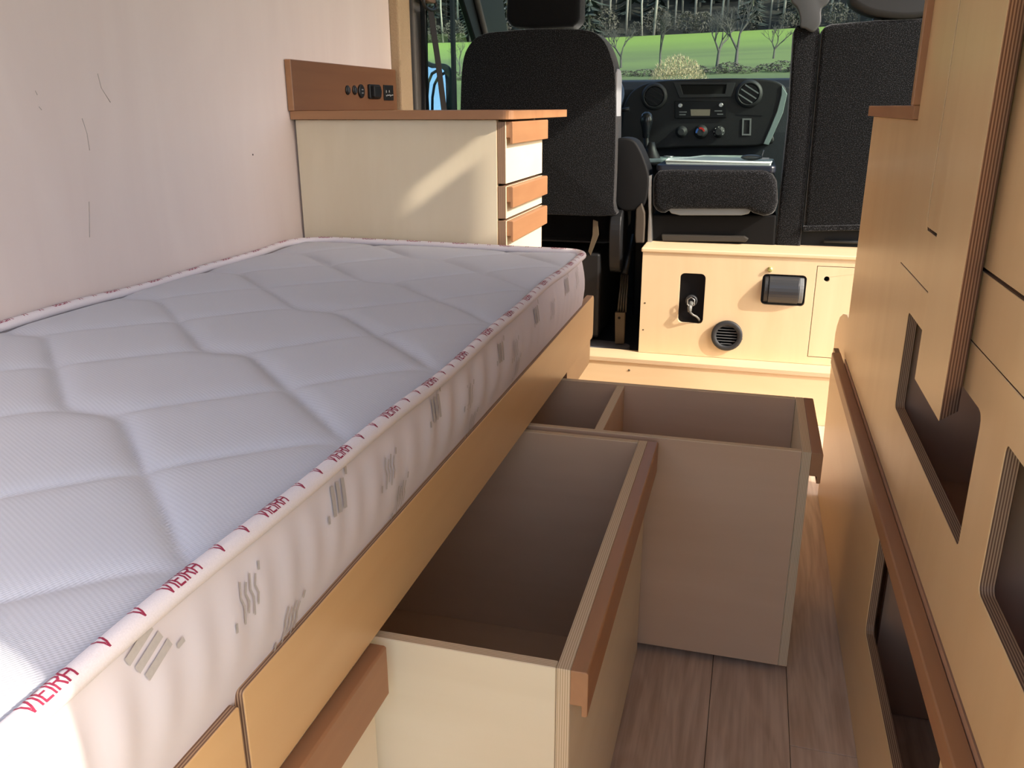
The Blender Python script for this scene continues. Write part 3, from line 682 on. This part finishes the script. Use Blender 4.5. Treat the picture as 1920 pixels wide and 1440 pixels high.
for (x0, x1, y) in ((1274, 1288, 209), (1274, 1286, 214), (1340, 1354, 207), (1345, 1356, 213)):
    obj('radio_button', plate('Y', P([(x0, y), (x1, y), (x1, y+2), (x0, y+2)]), YD-0.0115, YD-0.0095), GREYP(), rd)
def round_vent(px, py, r, name, lit):
    q = AY(px, py, YD); c = Vector((q.x, YD, q.z))
    bm = bmesh.new(); rg = []
    for (rad, h) in ((r*1.18, 0.0), (r*1.16, -0.006), (r*0.95, -0.014), (r*0.86, -0.014), (r*0.82, 0.0)):
        rg.append([bm.verts.new(c+Vector((rad*math.cos(2*PI*k/36), h, rad*math.sin(2*PI*k/36)))) for k in range(36)])
    for a, b in zip(rg, rg[1:]+rg[:1]):
        for k in range(36): bm.faces.new((a[k], a[(k+1) % 36], b[(k+1) % 36], b[k])).smooth = True
    vr = obj('dash_vent', bm, DARKP(), da)
    obj('vent_disc', lathe([(r*0.82, -0.002), (r*0.8, -0.004)], c, 'Y', 30), BLACKP(), vr)
    for s in (-0.45, 0, 0.45):
        hw = math.sqrt(1-s*s)*r*0.78
        b = box(c.x-hw, c.x+hw, YD-0.016, YD-0.006, c.z+s*r-0.0025, c.z+s*r+0.0025)
        bmesh.ops.rotate(b, verts=b.verts, cent=c, matrix=Matrix.Rotation(0.55, 3, 'Y'))
        obj('louvre', b, plain('louvre_lit_grey', (112, 118, 120), 0.3) if lit else BLACKP(), vr)  # paler grey copy of the louvres stands in for light on them
round_vent(1227, 181, 0.046, 'l', False); round_vent(1404, 176, 0.046, 'r', True)
for i, (px, py, r) in enumerate(((1278, 247, 0.024), (1314, 247, 0.028), (1348, 247, 0.024))):
    q = AY(px, py, YD); c = (q.x, YD, q.z)
    d = obj('climate_dial', lathe([(r, 0), (r, -0.010), (r*0.8, -0.014), (r*0.62, -0.032), (r*0.5, -0.034)], c, 'Y', 28), DARKP(), da)
    if i == 1:
        for (a0, a1, m) in ((0.15, 1.9, plain('red_print', (200, 40, 34), 0.5)), (2.2, 3.4, plain('blue_print', (40, 90, 170), 0.5))):
            bm = bmesh.new(); n = 12; pr = None
            for k in range(n+1):
                a = a0+(a1-a0)*k/n
                cu = [bm.verts.new((q.x+rr_*math.cos(a), YD-0.0355, q.z+rr_*math.sin(a))) for rr_ in (r*0.40, r*0.66)]
                if pr: bm.faces.new((pr[0], cu[0], cu[1], pr[1]))
                pr = cu
            obj('scale_print', bm, m, d)
    else:
        bm = bmesh.new()
        for k in range(7):
            a = -0.5+k*0.72; cx, cz = q.x+r*0.72*math.cos(a), q.z+r*0.72*math.sin(a); s = 0.0026 if i == 2 else 0.0014
            boxm(bm, cx-s, cx+s, YD-0.0165 if i == 0 else YD-0.0185, YD-0.012, cz-s, cz+s)
        obj('scale_marks', bm, plain('white_print', (220, 222, 220), 0.6), d)
obj('card_slot', plate('Y', P([(1392, 222), (1409, 222), (1408, 254), (1391, 254)]), YD-0.004, YD, holes=[P([(1395, 225), (1406, 225), (1405, 251), (1394, 251)])]), GREYP(), da)
obj('glovebox_lip', plate('Y', P([(1382, 213), (1430, 215), (1430, 217), (1382, 215)]), YD-0.003, YD), BLACKP(), da)
obj('lower_console', plate('X', [(3.45, -0.84), (3.40, -0.30), (3.50, -0.215), (3.74, -0.20), (3.78, -0.84)], -0.45, 0.02), BLACKP(), da, bev=0.01)
obj('console_trim', plate('Z', [(-0.43, 3.36), (-0.30, 3.42), (-0.26, 3.54), (-0.30, 3.56), (-0.40, 3.52), (-0.44, 3.42)], -0.205, -0.19), plain('satin_silver', (140, 158, 156), 0.35, metal=0.3), da, bev=0.003)
obj('coin_ring', tube([(-0.335+0.018*math.cos(2*PI*k/20), 3.50+0.018*math.sin(2*PI*k/20), -0.188) for k in range(20)], 0.003, 6, closed=True), METAL(), da)
# gear lever
g = AY(1212, 235, 3.42)
gl = thing('gear_lever', (g.x+0.02, 3.42, -0.22), 'black gear lever with teardrop knob rising before the dashboard', 'gear lever')
obj('knob', lathe([(0.006, -0.05), (0.013, -0.045), (0.016, -0.02), (0.024, 0.01), (0.025, 0.025), (0.019, 0.042), (0.008, 0.05)], (g.x, 3.42, g.z), 'Z', 20), plain('gloss_dark', (34, 38, 42), 0.25), gl)
obj('shaft', tube([(g.x, 3.42, g.z-0.045), (g.x+0.005, 3.43, g.z-0.09), (g.x+0.014, 3.43, -0.20)], [0.010, 0.011, 0.016], 12), BLACKP(), gl)
obj('boot', lathe([(0.055, -0.215), (0.045, -0.20), (0.022, -0.155), (0.014, -0.13)], (g.x+0.02, 3.43, 0), 'Z', 16), BLACKP(), gl)
# steering wheel
wc = Vector((-0.735, 3.38, 0.03)); wr = 0.215; tilt = 0.95
sw = thing('steering_wheel', wc, 'black steering wheel rim showing right of the driver seat', 'steering wheel')
wp = lambda a, r=wr, h=0: wc+Matrix.Rotation(-tilt+PI/2, 3, 'X') @ Vector((r*math.cos(a), r*math.sin(a), h))
obj('rim', tube([wp(2*PI*k/48) for k in range(48)], 0.016, 12, closed=True), plain('rim_blue_sheen', (48, 54, 64), 0.3), sw)  # bluish sheen is put into the black rim's colour
obj('hub', cyl(wp(0, 0, -0.04), wp(0, 0, 0.0), 0.075, 24, r2=0.06), BLACKP(), sw)
for a in (0.0, PI, -PI/2): obj('spoke', tube([wp(a, 0.06, -0.02), wp(a, wr-0.01)], [0.02, 0.012], 8), BLACKP(), sw)
q = AY(1180, 206, 3.45)
obj('stalk', tube([(wc.x+0.05, 3.45, -0.02), (q.x-0.02, 3.45, q.z), (q.x, 3.45, q.z+0.002)], [0.008, 0.007, 0.009], 10), BLACKP(), sw)
# ------------------------------------------------------------------ driver seat
YS = 2.90
ds = thing('driver_seat', (-0.72, 3.1, -0.84), 'black and charcoal driver seat behind the left counter, with headrest', 'seat')
back = outY([(1018, 402), (1146, 404), (1150, 380), (1154, 250), (1153, 150), (1146, 108), (1128, 72), (1096, 56), (1010, 54), (950, 58), (905, 64), (880, 84), (867, 120), (863, 200), (862, 300), (866, 400)], YS)
bs = soft(smooth_outline(back, 4), YS, YS+0.13, 'backrest', [SEATF(), SEATF()], ds, 0.02, 4)
# vinyl flank right of the backrest, its pale grey includes the sunlight on it
obj('side_flank', plate('X', rr(YS+0.018, -0.352, YS+0.115, 0.12, [0.01, 0.02, 0.05, 0.02]), -0.468, -0.4585), plain('sunlit_grey_vinyl', (150, 150, 154), 0.6), ds, bev=0.003)
hr_ = outY([(948, -10), (945, 34), (956, 50), (1000, 53), (1072, 50), (1085, 38), (1086, -10), (1082, -90), (1070, -110), (965, -110), (952, -95)], YS)
soft(hr_, YS+0.01, YS+0.12, 'headrest', [SEATB(), SEATB()], ds, 0.022, 4)
for px in (985, 1048):
    q = AY(px, 55, YS+0.06); obj('headrest_post', cyl((q.x, YS+0.06, q.z-0.05), (q.x, YS+0.06, q.z+0.05), 0.006, 10), METAL(), ds)
obj('seat_cushion', plate('Z', rr(-0.98, YS+0.10, -0.47, YS+0.60, [0.04]*4), -0.47, -0.33), SEATB(), ds, bev=0.03, seg=4)
obj('seat_base', box(-0.96, -0.50, YS+0.03, YS+0.55, -0.80, -0.49), BLACKP(), ds, bev=0.01)
obj('recliner_cover', plate('X', smooth_outline([(YS+0.03, -0.36), (YS+0.14, -0.33), (YS+0.20, -0.40), (YS+0.17, -0.50), (YS+0.06, -0.56), (YS+0.02, -0.46)]), -0.47, -0.43), BLACKP(), ds, bev=0.004)
q = AY(1147, 378, YS+0.02); obj('release_lever', box(q.x-0.006, q.x+0.008, YS+0.01, YS+0.03, q.z-0.025, q.z+0.015), plain('lever_grey', (150, 148, 140), 0.4), ds, bev=0.003)
q = AY(1115, 420, YS+0.02); obj('frame_bracket', plate('Y', outY([(1113, 412), (1121, 415), (1123, 440), (1108, 478), (1104, 470), (1112, 440)], YS+0.03), YS+0.02, YS+0.03), STEEL(), ds)
for x in (-0.90, -0.56): obj('floor_rail', box(x-0.02, x+0.02, YS-0.05, YS+0.6, -0.834, -0.80), plain('dark_steel', (44, 46, 48), 0.4, metal=0.5), ds)
ar = thing('armrest', (-0.41, 3.05, -0.35), 'black padded armrest folded up beside the driver seat', 'armrest')
arm = outY([(1149, 372), (1147, 330), (1149, 270), (1156, 260), (1176, 259), (1191, 266), (1202, 284), (1212, 310), (1217, 335), (1213, 372), (1200, 392), (1165, 395)], 2.96)
soft(smooth_outline(arm, 3), 2.96, 3.09, 'pad', [plain('armrest_vinyl', (10, 10, 12), 0.7, spec=0.25), plain('armrest_vinyl', (10, 10, 12), 0.7, spec=0.25)], ar, 0.022, 4)
obj('pivot', cyl((-0.47, 3.04, -0.32), (-0.43, 3.04, -0.32), 0.02, 16), BLACKP(), ar)
# seat belt by the window
sbt = thing('seat_belt', (-1.05, 2.9, 0.3), 'black seat belt hanging from its pillar guide by the left cab window', 'seat belt')
a1 = AX(806, 14, -1.035); a2 = AX(833, 212, -1.0); a3 = AX(841, 260, -0.99)
def strap(pts, w, name, m, parent):
    bm = bmesh.new(); prev = None
    for p in pts:
        p = Vector(p); cur = [bm.verts.new(p+Vector(o)) for o in ((0, -w/2, 0), (0, w/2, 0), (0.0015, w/2, 0), (0.0015, -w/2, 0))]
        if prev:
            for k in range(4): bm.faces.new((prev[k], prev[(k+1) % 4], cur[(k+1) % 4], cur[k]))
        prev = cur
    return obj(name, bm, m, parent)
strap([a1, a1.lerp(a2, 0.5)+Vector((0.002, 0, 0)), a2, a3], 0.050, 'webbing', plain('belt_webbing', (38, 34, 33), 0.8), sbt)
obj('guide_loop', tube([a1+Vector((0, 0.055*math.cos(t), 0.012+0.02*math.sin(t))) for t in [2*PI*k/16 for k in range(16)]], 0.006, 8, closed=True), BLACKP(), sbt)
obj('guide_cover', plate('X', rr(a1.y-0.03, a1.z+0.015, a1.y+0.055, a1.z+0.14, 0.02), -1.06, -1.03), plain('cover_brown', (112, 90, 76), 0.6), sbt, bev=0.006)
# ------------------------------------------------------------------ folded middle seat with table
ms = thing('folded_seat', (-0.13, 3.1, -0.45), 'charcoal middle seat back folded flat into a table, on the birch box', 'seat')
YM = 2.955
cush = outY([(1223, 354), (1225, 330), (1237, 319), (1260, 317), (1430, 318), (1447, 323), (1457, 342), (1459, 380), (1452, 402), (1432, 406), (1412, 400), (1404, 393), (1258, 393), (1246, 400), (1232, 399), (1224, 385)], YM)
soft(cush, YM, YM+0.42, 'folded_backrest', [SEATF(), SEATF()], ms, 0.018, 4)
obj('pale_strip', plate('Y', outY([(1250, 388), (1412, 388), (1404, 401), (1390, 404), (1275, 404), (1258, 400)], YM+0.02), YM+0.02, YM+0.035), GREYP(), ms, bev=0.003)
obj('seat_pan', plate('Y', outY([(1222, 402), (1456, 404), (1452, 464), (1218, 462)], YM+0.05), YM+0.05, YM+0.4), plain('seat_pan_plastic', (12, 11, 11), 0.8, spec=0.2), ms, bev=0.006)
obj('pan_bar', plate('Y', outY([(1240, 440), (1396, 443), (1404, 448), (1398, 454), (1242, 452)], YM+0.03), YM+0.03, YM+0.05), plain('bar_brown', (46, 42, 37), 0.5), ms, bev=0.003)
obj('side_bracket', plate('Y', outY([(1214, 330), (1222, 328), (1221, 400), (1222, 466), (1213, 466), (1216, 400)], YM+0.01), YM+0.01, YM+0.05), METAL(), ms, bev=0.002)
obj('hinge_cover', plate('Y', outY([(1192, 392), (1203, 380), (1209, 400), (1209, 420), (1207, 456), (1191, 456), (1190, 440)], YM), YM, YM+0.06), plain('cover_tan', (66, 57, 47), 0.6), ms, bev=0.004)
tb = obj('table_slab', plate('Z', rr(-0.325, YM+0.01, 0.068, YM+0.43, [0.02, 0.02, 0.04, 0.04]), -0.209, -0.186), plain('navy_plastic', (22, 28, 42), 0.35), ms, bev=0.006)
tray = [(-0.295, 2.985), (0.05, 2.985), (0.058, 3.14), (0.015, 3.20), (-0.02, 3.34), (-0.19, 3.34), (-0.23, 3.22), (-0.30, 3.14)]
obj('tray', plate('Z', tray, -0.187, -0.177), plain('tray_grey', (196, 210, 203), 0.4), tb, bev=0.004)
obj('tray_rim', tube([(x, y, -0.176) for x, y in tray], 0.0035, 8, closed=True), plain('tray_grey', (196, 210, 203), 0.4), tb)
ky = thing('car_keys', (-0.01, 3.12, -0.177), 'dark key fob with metal ring lying on the grey tray', 'keys')
bm = bmesh.new(); bmesh.ops.create_icosphere(bm, subdivisions=3, radius=1)
bmesh.ops.scale(bm, verts=bm.verts, vec=(0.035, 0.02, 0.010)); bmesh.ops.translate(bm, verts=bm.verts, vec=(-0.015, 3.10, -0.166))
obj('fob', bm, plain('fob_grey', (70, 76, 74), 0.4), ky, smooth=True)
obj('key_ring', tube([(0.022+0.003*math.cos(t), 3.11+0.010*math.sin(t), -0.156+0.013*math.cos(t)) for t in [2*PI*k/18 for k in range(18)]], 0.0018, 6, closed=True), METAL(), ky)
obj('key_blade', box(0.012, 0.045, 3.108, 3.113, -0.173, -0.167), METAL(), ky)
# ------------------------------------------------------------------ passenger seat
ps = thing('passenger_seat', (0.33, 3.1, -0.45), 'charcoal passenger bench backrest on the birch box beside the right cabinet', 'seat')
YP = 3.0
soft(outY([(1507, 430), (1760, 420), (1800, 300), (1800, 46), (1790, 36), (1740, 34), (1640, 38), (1560, 45), (1545, 50), (1541, 60)], YP), YP, YP+0.12, 'backrest', [SEATF(), SEATF()], ps, 0.012, 4)
soft(outY([(1452, 468), (1500, 470), (1538, 66), (1536, 50), (1528, 46), (1494, 46), (1488, 60), (1478, 220)], YP+0.008), YP+0.008, YP+0.13, 'side_bolster', [SEATF(), SEATF()], ps, 0.010, 4)
obj('fabric_hem', plate('Y', outY([(1506, 424), (1700, 420), (1700, 430), (1506, 434)], YP-0.004), YP-0.004, YP+0.01), SEATF(), ps, bev=0.003)
obj('seat_frame', plate('Y', outY([(1504, 432), (1760, 432), (1760, 472), (1500, 472)], YP+0.03), YP+0.03, YP+0.4), plain('black_lining', (12, 12, 13), 0.9), ps)
obj('frame_bar', cyl(AY(1545, 452, YP+0.02), AY(1680, 456, YP+0.02), 0.006, 10), DARKP(), ps)
hp = outY([(1592, -4), (1605, 14), (1632, 27), (1672, 34), (1712, 35), (1745, 28), (1790, 20), (1800, -60), (1780, -120), (1620, -120), (1596, -70)], YP-0.01)
soft(smooth_outline(hp, 3), YP-0.01, YP+0.10, 'headrest', [plain('headrest_vinyl', (38, 38, 41), 0.7), plain('headrest_vinyl', (38, 38, 41), 0.7)], ps, 0.022, 4)
for px in (1648, 1735):
    q = AY(px, 38, YP+0.05); pst = obj('headrest_post', cyl((q.x, YP+0.05, q.z-0.03), (q.x, YP+0.05, q.z+0.06), 0.0055, 10), METAL(), ps)
    q = AY(px, 34, YP+0.02); obj('post_collar', lathe([(0.017, -0.012), (0.017, 0.004), (0.012, 0.010)], (q.x, YP+0.045, q.z-0.004), 'Z', 18), plain('dark_gloss', (46, 48, 50), 0.3), pst)
soft(smooth_outline(outY([(1478, -60), (1482, -2), (1494, 14), (1500, 34), (1500, 50), (1510, 53), (1524, 60), (1534, 52), (1540, 40), (1541, 16), (1556, 0), (1562, -60)], YP-0.012), 3), YP-0.012, YP+0.03, 'belt_guide', [plain('guide_grey', (66, 67, 69), 0.45), plain('guide_grey', (66, 67, 69), 0.45)], ps, 0.006, 3)
# ------------------------------------------------------------------ handbrake between the seats, papers on the cab floor
hb = thing('handbrake', (-0.38, 2.95, -0.834), 'tall dark ribbed lever with tan metal bracket left of the birch box', 'lever')
q0 = AY(1163, 648, 2.93); q1 = AY(1165, 586, 2.93); q2 = AY(1171, 515, 2.99); q3 = AY(1187, 440, 3.08)
obj('bracket', plate('Y', outY([(1153, 586), (1172, 586), (1170, 645), (1153, 645)], 2.93), 2.93, 2.95), STEEL(), hb, bev=0.002)
obj('bolt_hole', lathe([(0.005, 0), (0.005, -0.0008)], AY(1161, 596, 2.93), 'Y', 14), plain('black_lining', (12, 12, 13), 0.9), hb)
for dx in (-0.013, -0.004, 0.005, 0.014):
    obj('rib', tube([q1+Vector((dx, 0.01, 0)), q2+Vector((dx*0.8, 0, 0))], 0.0038, 6), plain('rib_steel', (74, 70, 62), 0.4, metal=0.5), hb)
obj('lever_arm', tube([q2, q3], [0.012, 0.006], 10), plain('dark_steel', (44, 46, 48), 0.4, metal=0.5), hb)
for i, (pts, lab) in enumerate((([(1142, 518), (1160, 517), (1158, 536), (1139, 534)], 'pale paper slip on the dark cab floor left of the tan lever'), ([(1183, 514), (1200, 511), (1200, 532), (1184, 533)], 'pale paper slip on the dark cab floor between lever and birch box'))):
    zf = -0.833
    L = [AZ(x, y, zf) for x, y in pts]
    tag(obj('paper_slip', plate('Z', [(p.x, p.y) for p in L], zf, zf+0.002), plain('pale_green_paper', (150, 172, 164), 0.8)), lab, 'paper', 'paper slips on the cab floor')
# ------------------------------------------------------------------ outside
mr = thing('wing_mirror', (-1.30, 3.2, -0.05), 'left wing mirror reflecting blue sky, seen through the cab window', 'mirror')
XMr = -1.27
def Q(px, py, Y): p = AY(px, py, Y); return (p.x, p.z)
ho = smooth_outline([Q(786, 122, 3.42), Q(812, 119, 3.42), Q(836, 121, 3.42), Q(846, 140, 3.42), Q(849, 200, 3.42), Q(848, 240, 3.42), Q(786, 240, 3.42)], 4)
obj('housing', plate('Y', ho, 3.42, 3.445), plain('mirror_housing', (40, 56, 58), 0.5), mr, bev=0.006)
gi = smooth_outline([Q(791, 130, 3.415), Q(812, 128, 3.415), Q(832, 130, 3.415), Q(838, 148, 3.415), Q(841, 200, 3.415), Q(840, 236, 3.415), Q(791, 236, 3.415)], 4)
m, t, b = new_mat('mirror_glass'); b.inputs['Metallic'].default_value = 1; b.inputs['Roughness'].default_value = 0.03; b.inputs['Base Color'].default_value = (0.55, 0.75, 0.9, 1)
bm = plate('Y', gi, 3.415, 3.419); bmesh.ops.rotate(bm, verts=bm.verts, cent=(-1.3, 3.42, 0.0), matrix=Matrix.Rotation(-0.10, 3, 'X'))
bmesh.ops.translate(bm, verts=bm.verts, vec=(0, -0.03, 0))
obj('mirror_pane', bm, m, mr)
obj('spotter_frame', tube([AY(x, y, 3.36) for x, y in ((803, 215), (801, 180), (803, 155), (810, 138), (822, 131))], 0.006, 8), plain('mirror_housing', (40, 56, 58), 0.5), mr)
obj('arm', box(-1.30, -1.12, 3.46, 3.50, -0.30, -0.26), BLACKP(), mr)

def gz(y):
    P_ = [(-60, -1.6), (14, -1.6), (30, -0.6), (48, 1.95), (60, 3.1), (80, 5.3), (98, 7.6), (104, 8.1), (150, 32), (230, 60)]
    for (a, za), (b_, zb) in zip(P_[:-1], P_[1:]):
        if y <= b_: 
            t = max(0, (y-a)/(b_-a)); return za+(zb-za)*t
    return P_[-1][1]
bm = bmesh.new(); xs = [-140+6*i for i in range(46)]; ys = [-60, -20, 0, 8, 14, 20, 25, 30, 36, 42, 48, 54, 60, 70, 80, 90, 98, 104, 120, 150, 190, 230]
gr = [[bm.verts.new((x, y, gz(y)+(0.5*math.sin(x*0.05)*min(1, max(0, (y-20)/40))))) for x in xs] for y in ys]
for j in range(len(ys)-1):
    for i in range(len(xs)-1): bm.faces.new((gr[j][i], gr[j][i+1], gr[j+1][i+1], gr[j+1][i])).smooth = True
m, t, b = new_mat('meadow'); N, L = t.nodes.new, t.links.new
tc = N('ShaderNodeTexCoord'); n = N('ShaderNodeTexNoise'); n.inputs['Scale'].default_value = 0.12; n.inputs['Detail'].default_value = 6
mp = N('ShaderNodeMapping'); mp.inputs['Scale'].default_value = (0.3, 1, 1); L(tc.outputs['Object'], mp.inputs[0]); L(mp.outputs[0], n.inputs['Vector'])
r = N('ShaderNodeValToRGB'); L(n.outputs[0], r.inputs[0]); r.color_ramp.elements[0].position = 0.35; r.color_ramp.elements[1].position = 0.62
r.color_ramp.elements[0].color = srgb((82, 98, 64)); r.color_ramp.elements[1].color = srgb((106, 128, 70))
sx = N('ShaderNodeSeparateXYZ'); L(tc.outputs['Object'], sx.inputs[0])
mr_ = N('ShaderNodeMapRange'); mr_.inputs[1].default_value = 13; mr_.inputs[2].default_value = 15; L(sx.outputs[1], mr_.inputs[0])
mr2 = N('ShaderNodeMapRange'); mr2.inputs[1].default_value = -22; mr2.inputs[2].default_value = 4; L(sx.outputs[1], mr2.inputs[0])
mg = N('ShaderNodeMixRGB'); L(mr2.outputs[0], mg.inputs[0]); L(r.outputs[0], mg.inputs[1]); mg.inputs[2].default_value = srgb((122, 154, 68))
mx = N('ShaderNodeMixRGB'); L(mr_.outputs[0], mx.inputs[0]); L(mg.outputs[0], mx.inputs[1]); mx.inputs[2].default_value = srgb((66, 66, 58))
L(mx.outputs[0], b.inputs['Base Color']); b.inputs['Roughness'].default_value = 0.9
gnd = obj('ground', bm, m, kind='structure')
rnd = random.Random(11)
bark = plain('pale_bark', (176, 172, 162), 0.9, bscale=3); twig = plain('grey_twigs', (92, 92, 88), 0.95, bscale=2)
leafd = plain('hazy_conifer', (60, 71, 66), 0.95, bscale=1.5, speck=(88, 98, 90)); leafb = plain('brown_woodland', (94, 92, 84), 0.95, bscale=1.2, speck=(120, 118, 110))  # distance haze is mixed into the conifer greens
def tree_mesh(kind, seed):
    R_ = random.Random(seed); bm = bmesh.new()
    if kind == 'conifer':
        H = 20; tube([(0, 0, 0), (0, 0, H)], [0.20, 0.05], 6, bm)
        n0 = len(bm.faces)
        for k in range(240):
            h = 0.8+R_.random()*18.8; r = (1-h/22)*3.4*(0.7+0.5*R_.random()); a = R_.random()*2*PI
            tip = Vector((r*math.cos(a), r*math.sin(a), h-0.5)); b0 = Vector((0, 0, h+0.5)); sd = Vector((-math.sin(a), math.cos(a), 0))*r*0.16
            vs = [bm.verts.new(v) for v in (b0, tip*0.6+Vector((0, 0, h*0.4))+sd, tip, tip*0.6+Vector((0, 0, h*0.4))-sd)]
            bm.faces.new(vs[:3]).material_index = 1; bm.faces.new((vs[0], vs[2], vs[3])).material_index = 1
    elif kind == 'birch':
        H = 19; x = 0; pts = [Vector((0, 0, 0))]
        for k in range(4): pts.append(Vector((R_.uniform(-.3, .3), R_.uniform(-.3, .3), H*(k+1)/4)))
        tube(pts, [0.15, 0.14, 0.12, 0.08, 0.03], 6, bm)
        for k in range(26):
            h = 6+R_.random()*12; a = R_.random()*2*PI; l = 1.0+R_.random()*2.2
            p = Vector((0, 0, h)); e = p+Vector((math.cos(a)*l, math.sin(a)*l, l*0.9)); n1 = len(bm.faces)
            tube([p, e], [0.05, 0.01], 3, bm, cap=False)
            for f in list(bm.faces)[n1:]: f.material_index = 1
    elif kind == 'bare':
        def grow(p, d, l, r, dep):
            e = p+d*l; n1 = len(bm.faces); tube([p, e], [r, r*0.65], 4 if dep > 1 else 3, bm, cap=False)
            if dep == 0: return
            for k in range(R_.choice((2, 3, 3))):
                nd = (d+Vector((R_.uniform(-1, 1), R_.uniform(-1, 1), R_.uniform(-.15, .7)))*0.8).normalized()
                grow(e, nd, l*R_.uniform(0.62, 0.85), r*0.6, dep-1)
        grow(Vector((0, 0, 0)), Vector((0.05, 0, 1)), 1.1, 0.13, 6)
    elif kind == 'bushy':
        for k in range(420):
            a = R_.random()*2*PI; u = R_.uniform(-1, 1); rad = 2.6*(0.75+0.35*R_.random()); h = 3.0+u*2.4
            c = Vector((math.cos(a)*math.sqrt(1-u*u)*rad, math.sin(a)*math.sqrt(1-u*u)*rad, h))
            d1 = Vector((R_.uniform(-1, 1), R_.uniform(-1, 1), R_.uniform(-1, 1))).normalized()*0.45; d2 = Vector((R_.uniform(-1, 1), R_.uniform(-1, 1), R_.uniform(-1, 1))).normalized()*0.3
            bm.faces.new([bm.verts.new(c+v) for v in (d1, d2, -d1)])
        tube([(0, 0, 0), (0, 0, 3)], [0.2, 0.1], 5, bm)
    me = bpy.data.meshes.new(kind); bmesh.ops.recalc_face_normals(bm, faces=bm.faces); bm.to_mesh(me); bm.free()
    for m_ in {'conifer': (bark, leafd), 'birch': (bark, twig), 'bare': (twig, twig), 'bushy': (leafb, leafb)}[kind]: me.materials.append(m_)
    return me
def put(name, me, x, y, s, label, cat, group=None, rz=None, sz=None):
    o = bpy.data.objects.new(name, me); COL.objects.link(o)
    z = gz(y)+0.5*math.sin(x*0.05)*min(1, max(0, (y-20)/40))
    o.location = (x, y, z+EYE-0.15); o.scale = (s, s, sz or s); o.rotation_euler = (0, 0, rnd.random()*6.28 if rz is None else rz)
    return tag(o, label, cat, group)
CF = [tree_mesh('conifer', i) for i in range(3)]; BR = [tree_mesh('birch', i+5) for i in range(3)]; BU = [tree_mesh('bushy', i+9) for i in range(2)]
cols = 0
for row in range(5):
    yb = 104+row*5
    x = -60+rnd.random()*3
    while x < 44:
        y = yb+rnd.uniform(-2.5, 2.5); kind = rnd.random()
        if kind < (0.30 if row < 2 else 0.62): put('conifer', rnd.choice(CF), x, y, rnd.uniform(0.6, 1.0), 'dark evergreen tree in the woodland on the hillside', 'tree', 'dark evergreens in the hillside wood')
        else: put('birch_tree', rnd.choice(BR), x, y, rnd.uniform(0.7, 1.1), 'bare pale-trunked tree in the woodland on the hillside', 'tree', 'bare pale trunks in the hillside wood')
        x += rnd.uniform(1.1, 2.3)
for x in [-56+i*2.6+rnd.uniform(-1, 1) for i in range(38)]:
    put('undergrowth_bush', rnd.choice(BU), x, 101.5+rnd.uniform(-1, 2), rnd.uniform(0.25, 0.6), 'low brownish leafless bush along the woodland edge', 'bush', 'brownish bushes along the woodland edge')
BT = [tree_mesh('bare', i+20) for i in range(4)]
spots = [(1345, 115, 50, 0.82, 'leafless tree in the meadow, left of the two behind the middle seat'), (1380, 118, 49, 0.9, 'leafless tree in the meadow, right of the two behind the middle seat'), (1238, 125, 52, 0.78, 'slim leafless tree standing beyond the pale bush'), (1165, 112, 52, 0.7, 'leafless tree in the meadow beside the driver headrest'), (1450, 112, 56, 0.6, 'small leafless tree in the meadow beside the passenger seat'),
         (862, 120, 50, 0.5, 'leafless tree in the meadow behind the side window bar')]
for i, (px, py, Y, s, lab) in enumerate(spots):
    p = AY(px, py, Y); put('meadow_tree', BT[i % 4], p.x, Y, s, lab, 'tree', rz=i*1.3)
for i in range(62):
    put('hedge_bush', BU[i % 2], -30+i*0.86+rnd.uniform(-.2, .2), 46.0+rnd.uniform(-.6, .6), 0.24, 'low dark bush in the hedge across the lower meadow', 'bush', 'low hedge bushes across the meadow', sz=rnd.uniform(0.07, 0.12))
# pale bush before the bonnet
bm = bmesh.new(); R_ = random.Random(3)
for k in range(5200):
    a = R_.random()*2*PI; u = R_.random(); rad = (0.55+0.45*R_.random()**0.4)
    c = Vector((math.cos(a)*math.sqrt(1-u*u)*1.02*rad, math.sin(a)*math.sqrt(1-u*u)*0.9*rad, u*1.45*rad))
    d = (c.normalized()+Vector((R_.uniform(-.7, .7), R_.uniform(-.7, .7), R_.uniform(-.4, .7)))).normalized()*R_.uniform(0.04, 0.11); s_ = d.cross(Vector((R_.uniform(-1, 1), R_.uniform(-1, 1), 1))).normalized()*0.012
    bm.faces.new([bm.verts.new(c+v) for v in (-s_, s_, d)])
me = bpy.data.meshes.new('pale_bush'); bm.to_mesh(me); bm.free(); me.materials.append(plain('straw_twigs', (178, 168, 132), 0.9, bscale=8, speck=(212, 202, 168)))
p = AY(1272, 103, 27); o = bpy.data.objects.new('pale_bush', me); COL.objects.link(o); o.location = (p.x, 27, p.z-1.45+EYE); tag(o, 'rounded straw-coloured bush just beyond the dashboard', 'bush')
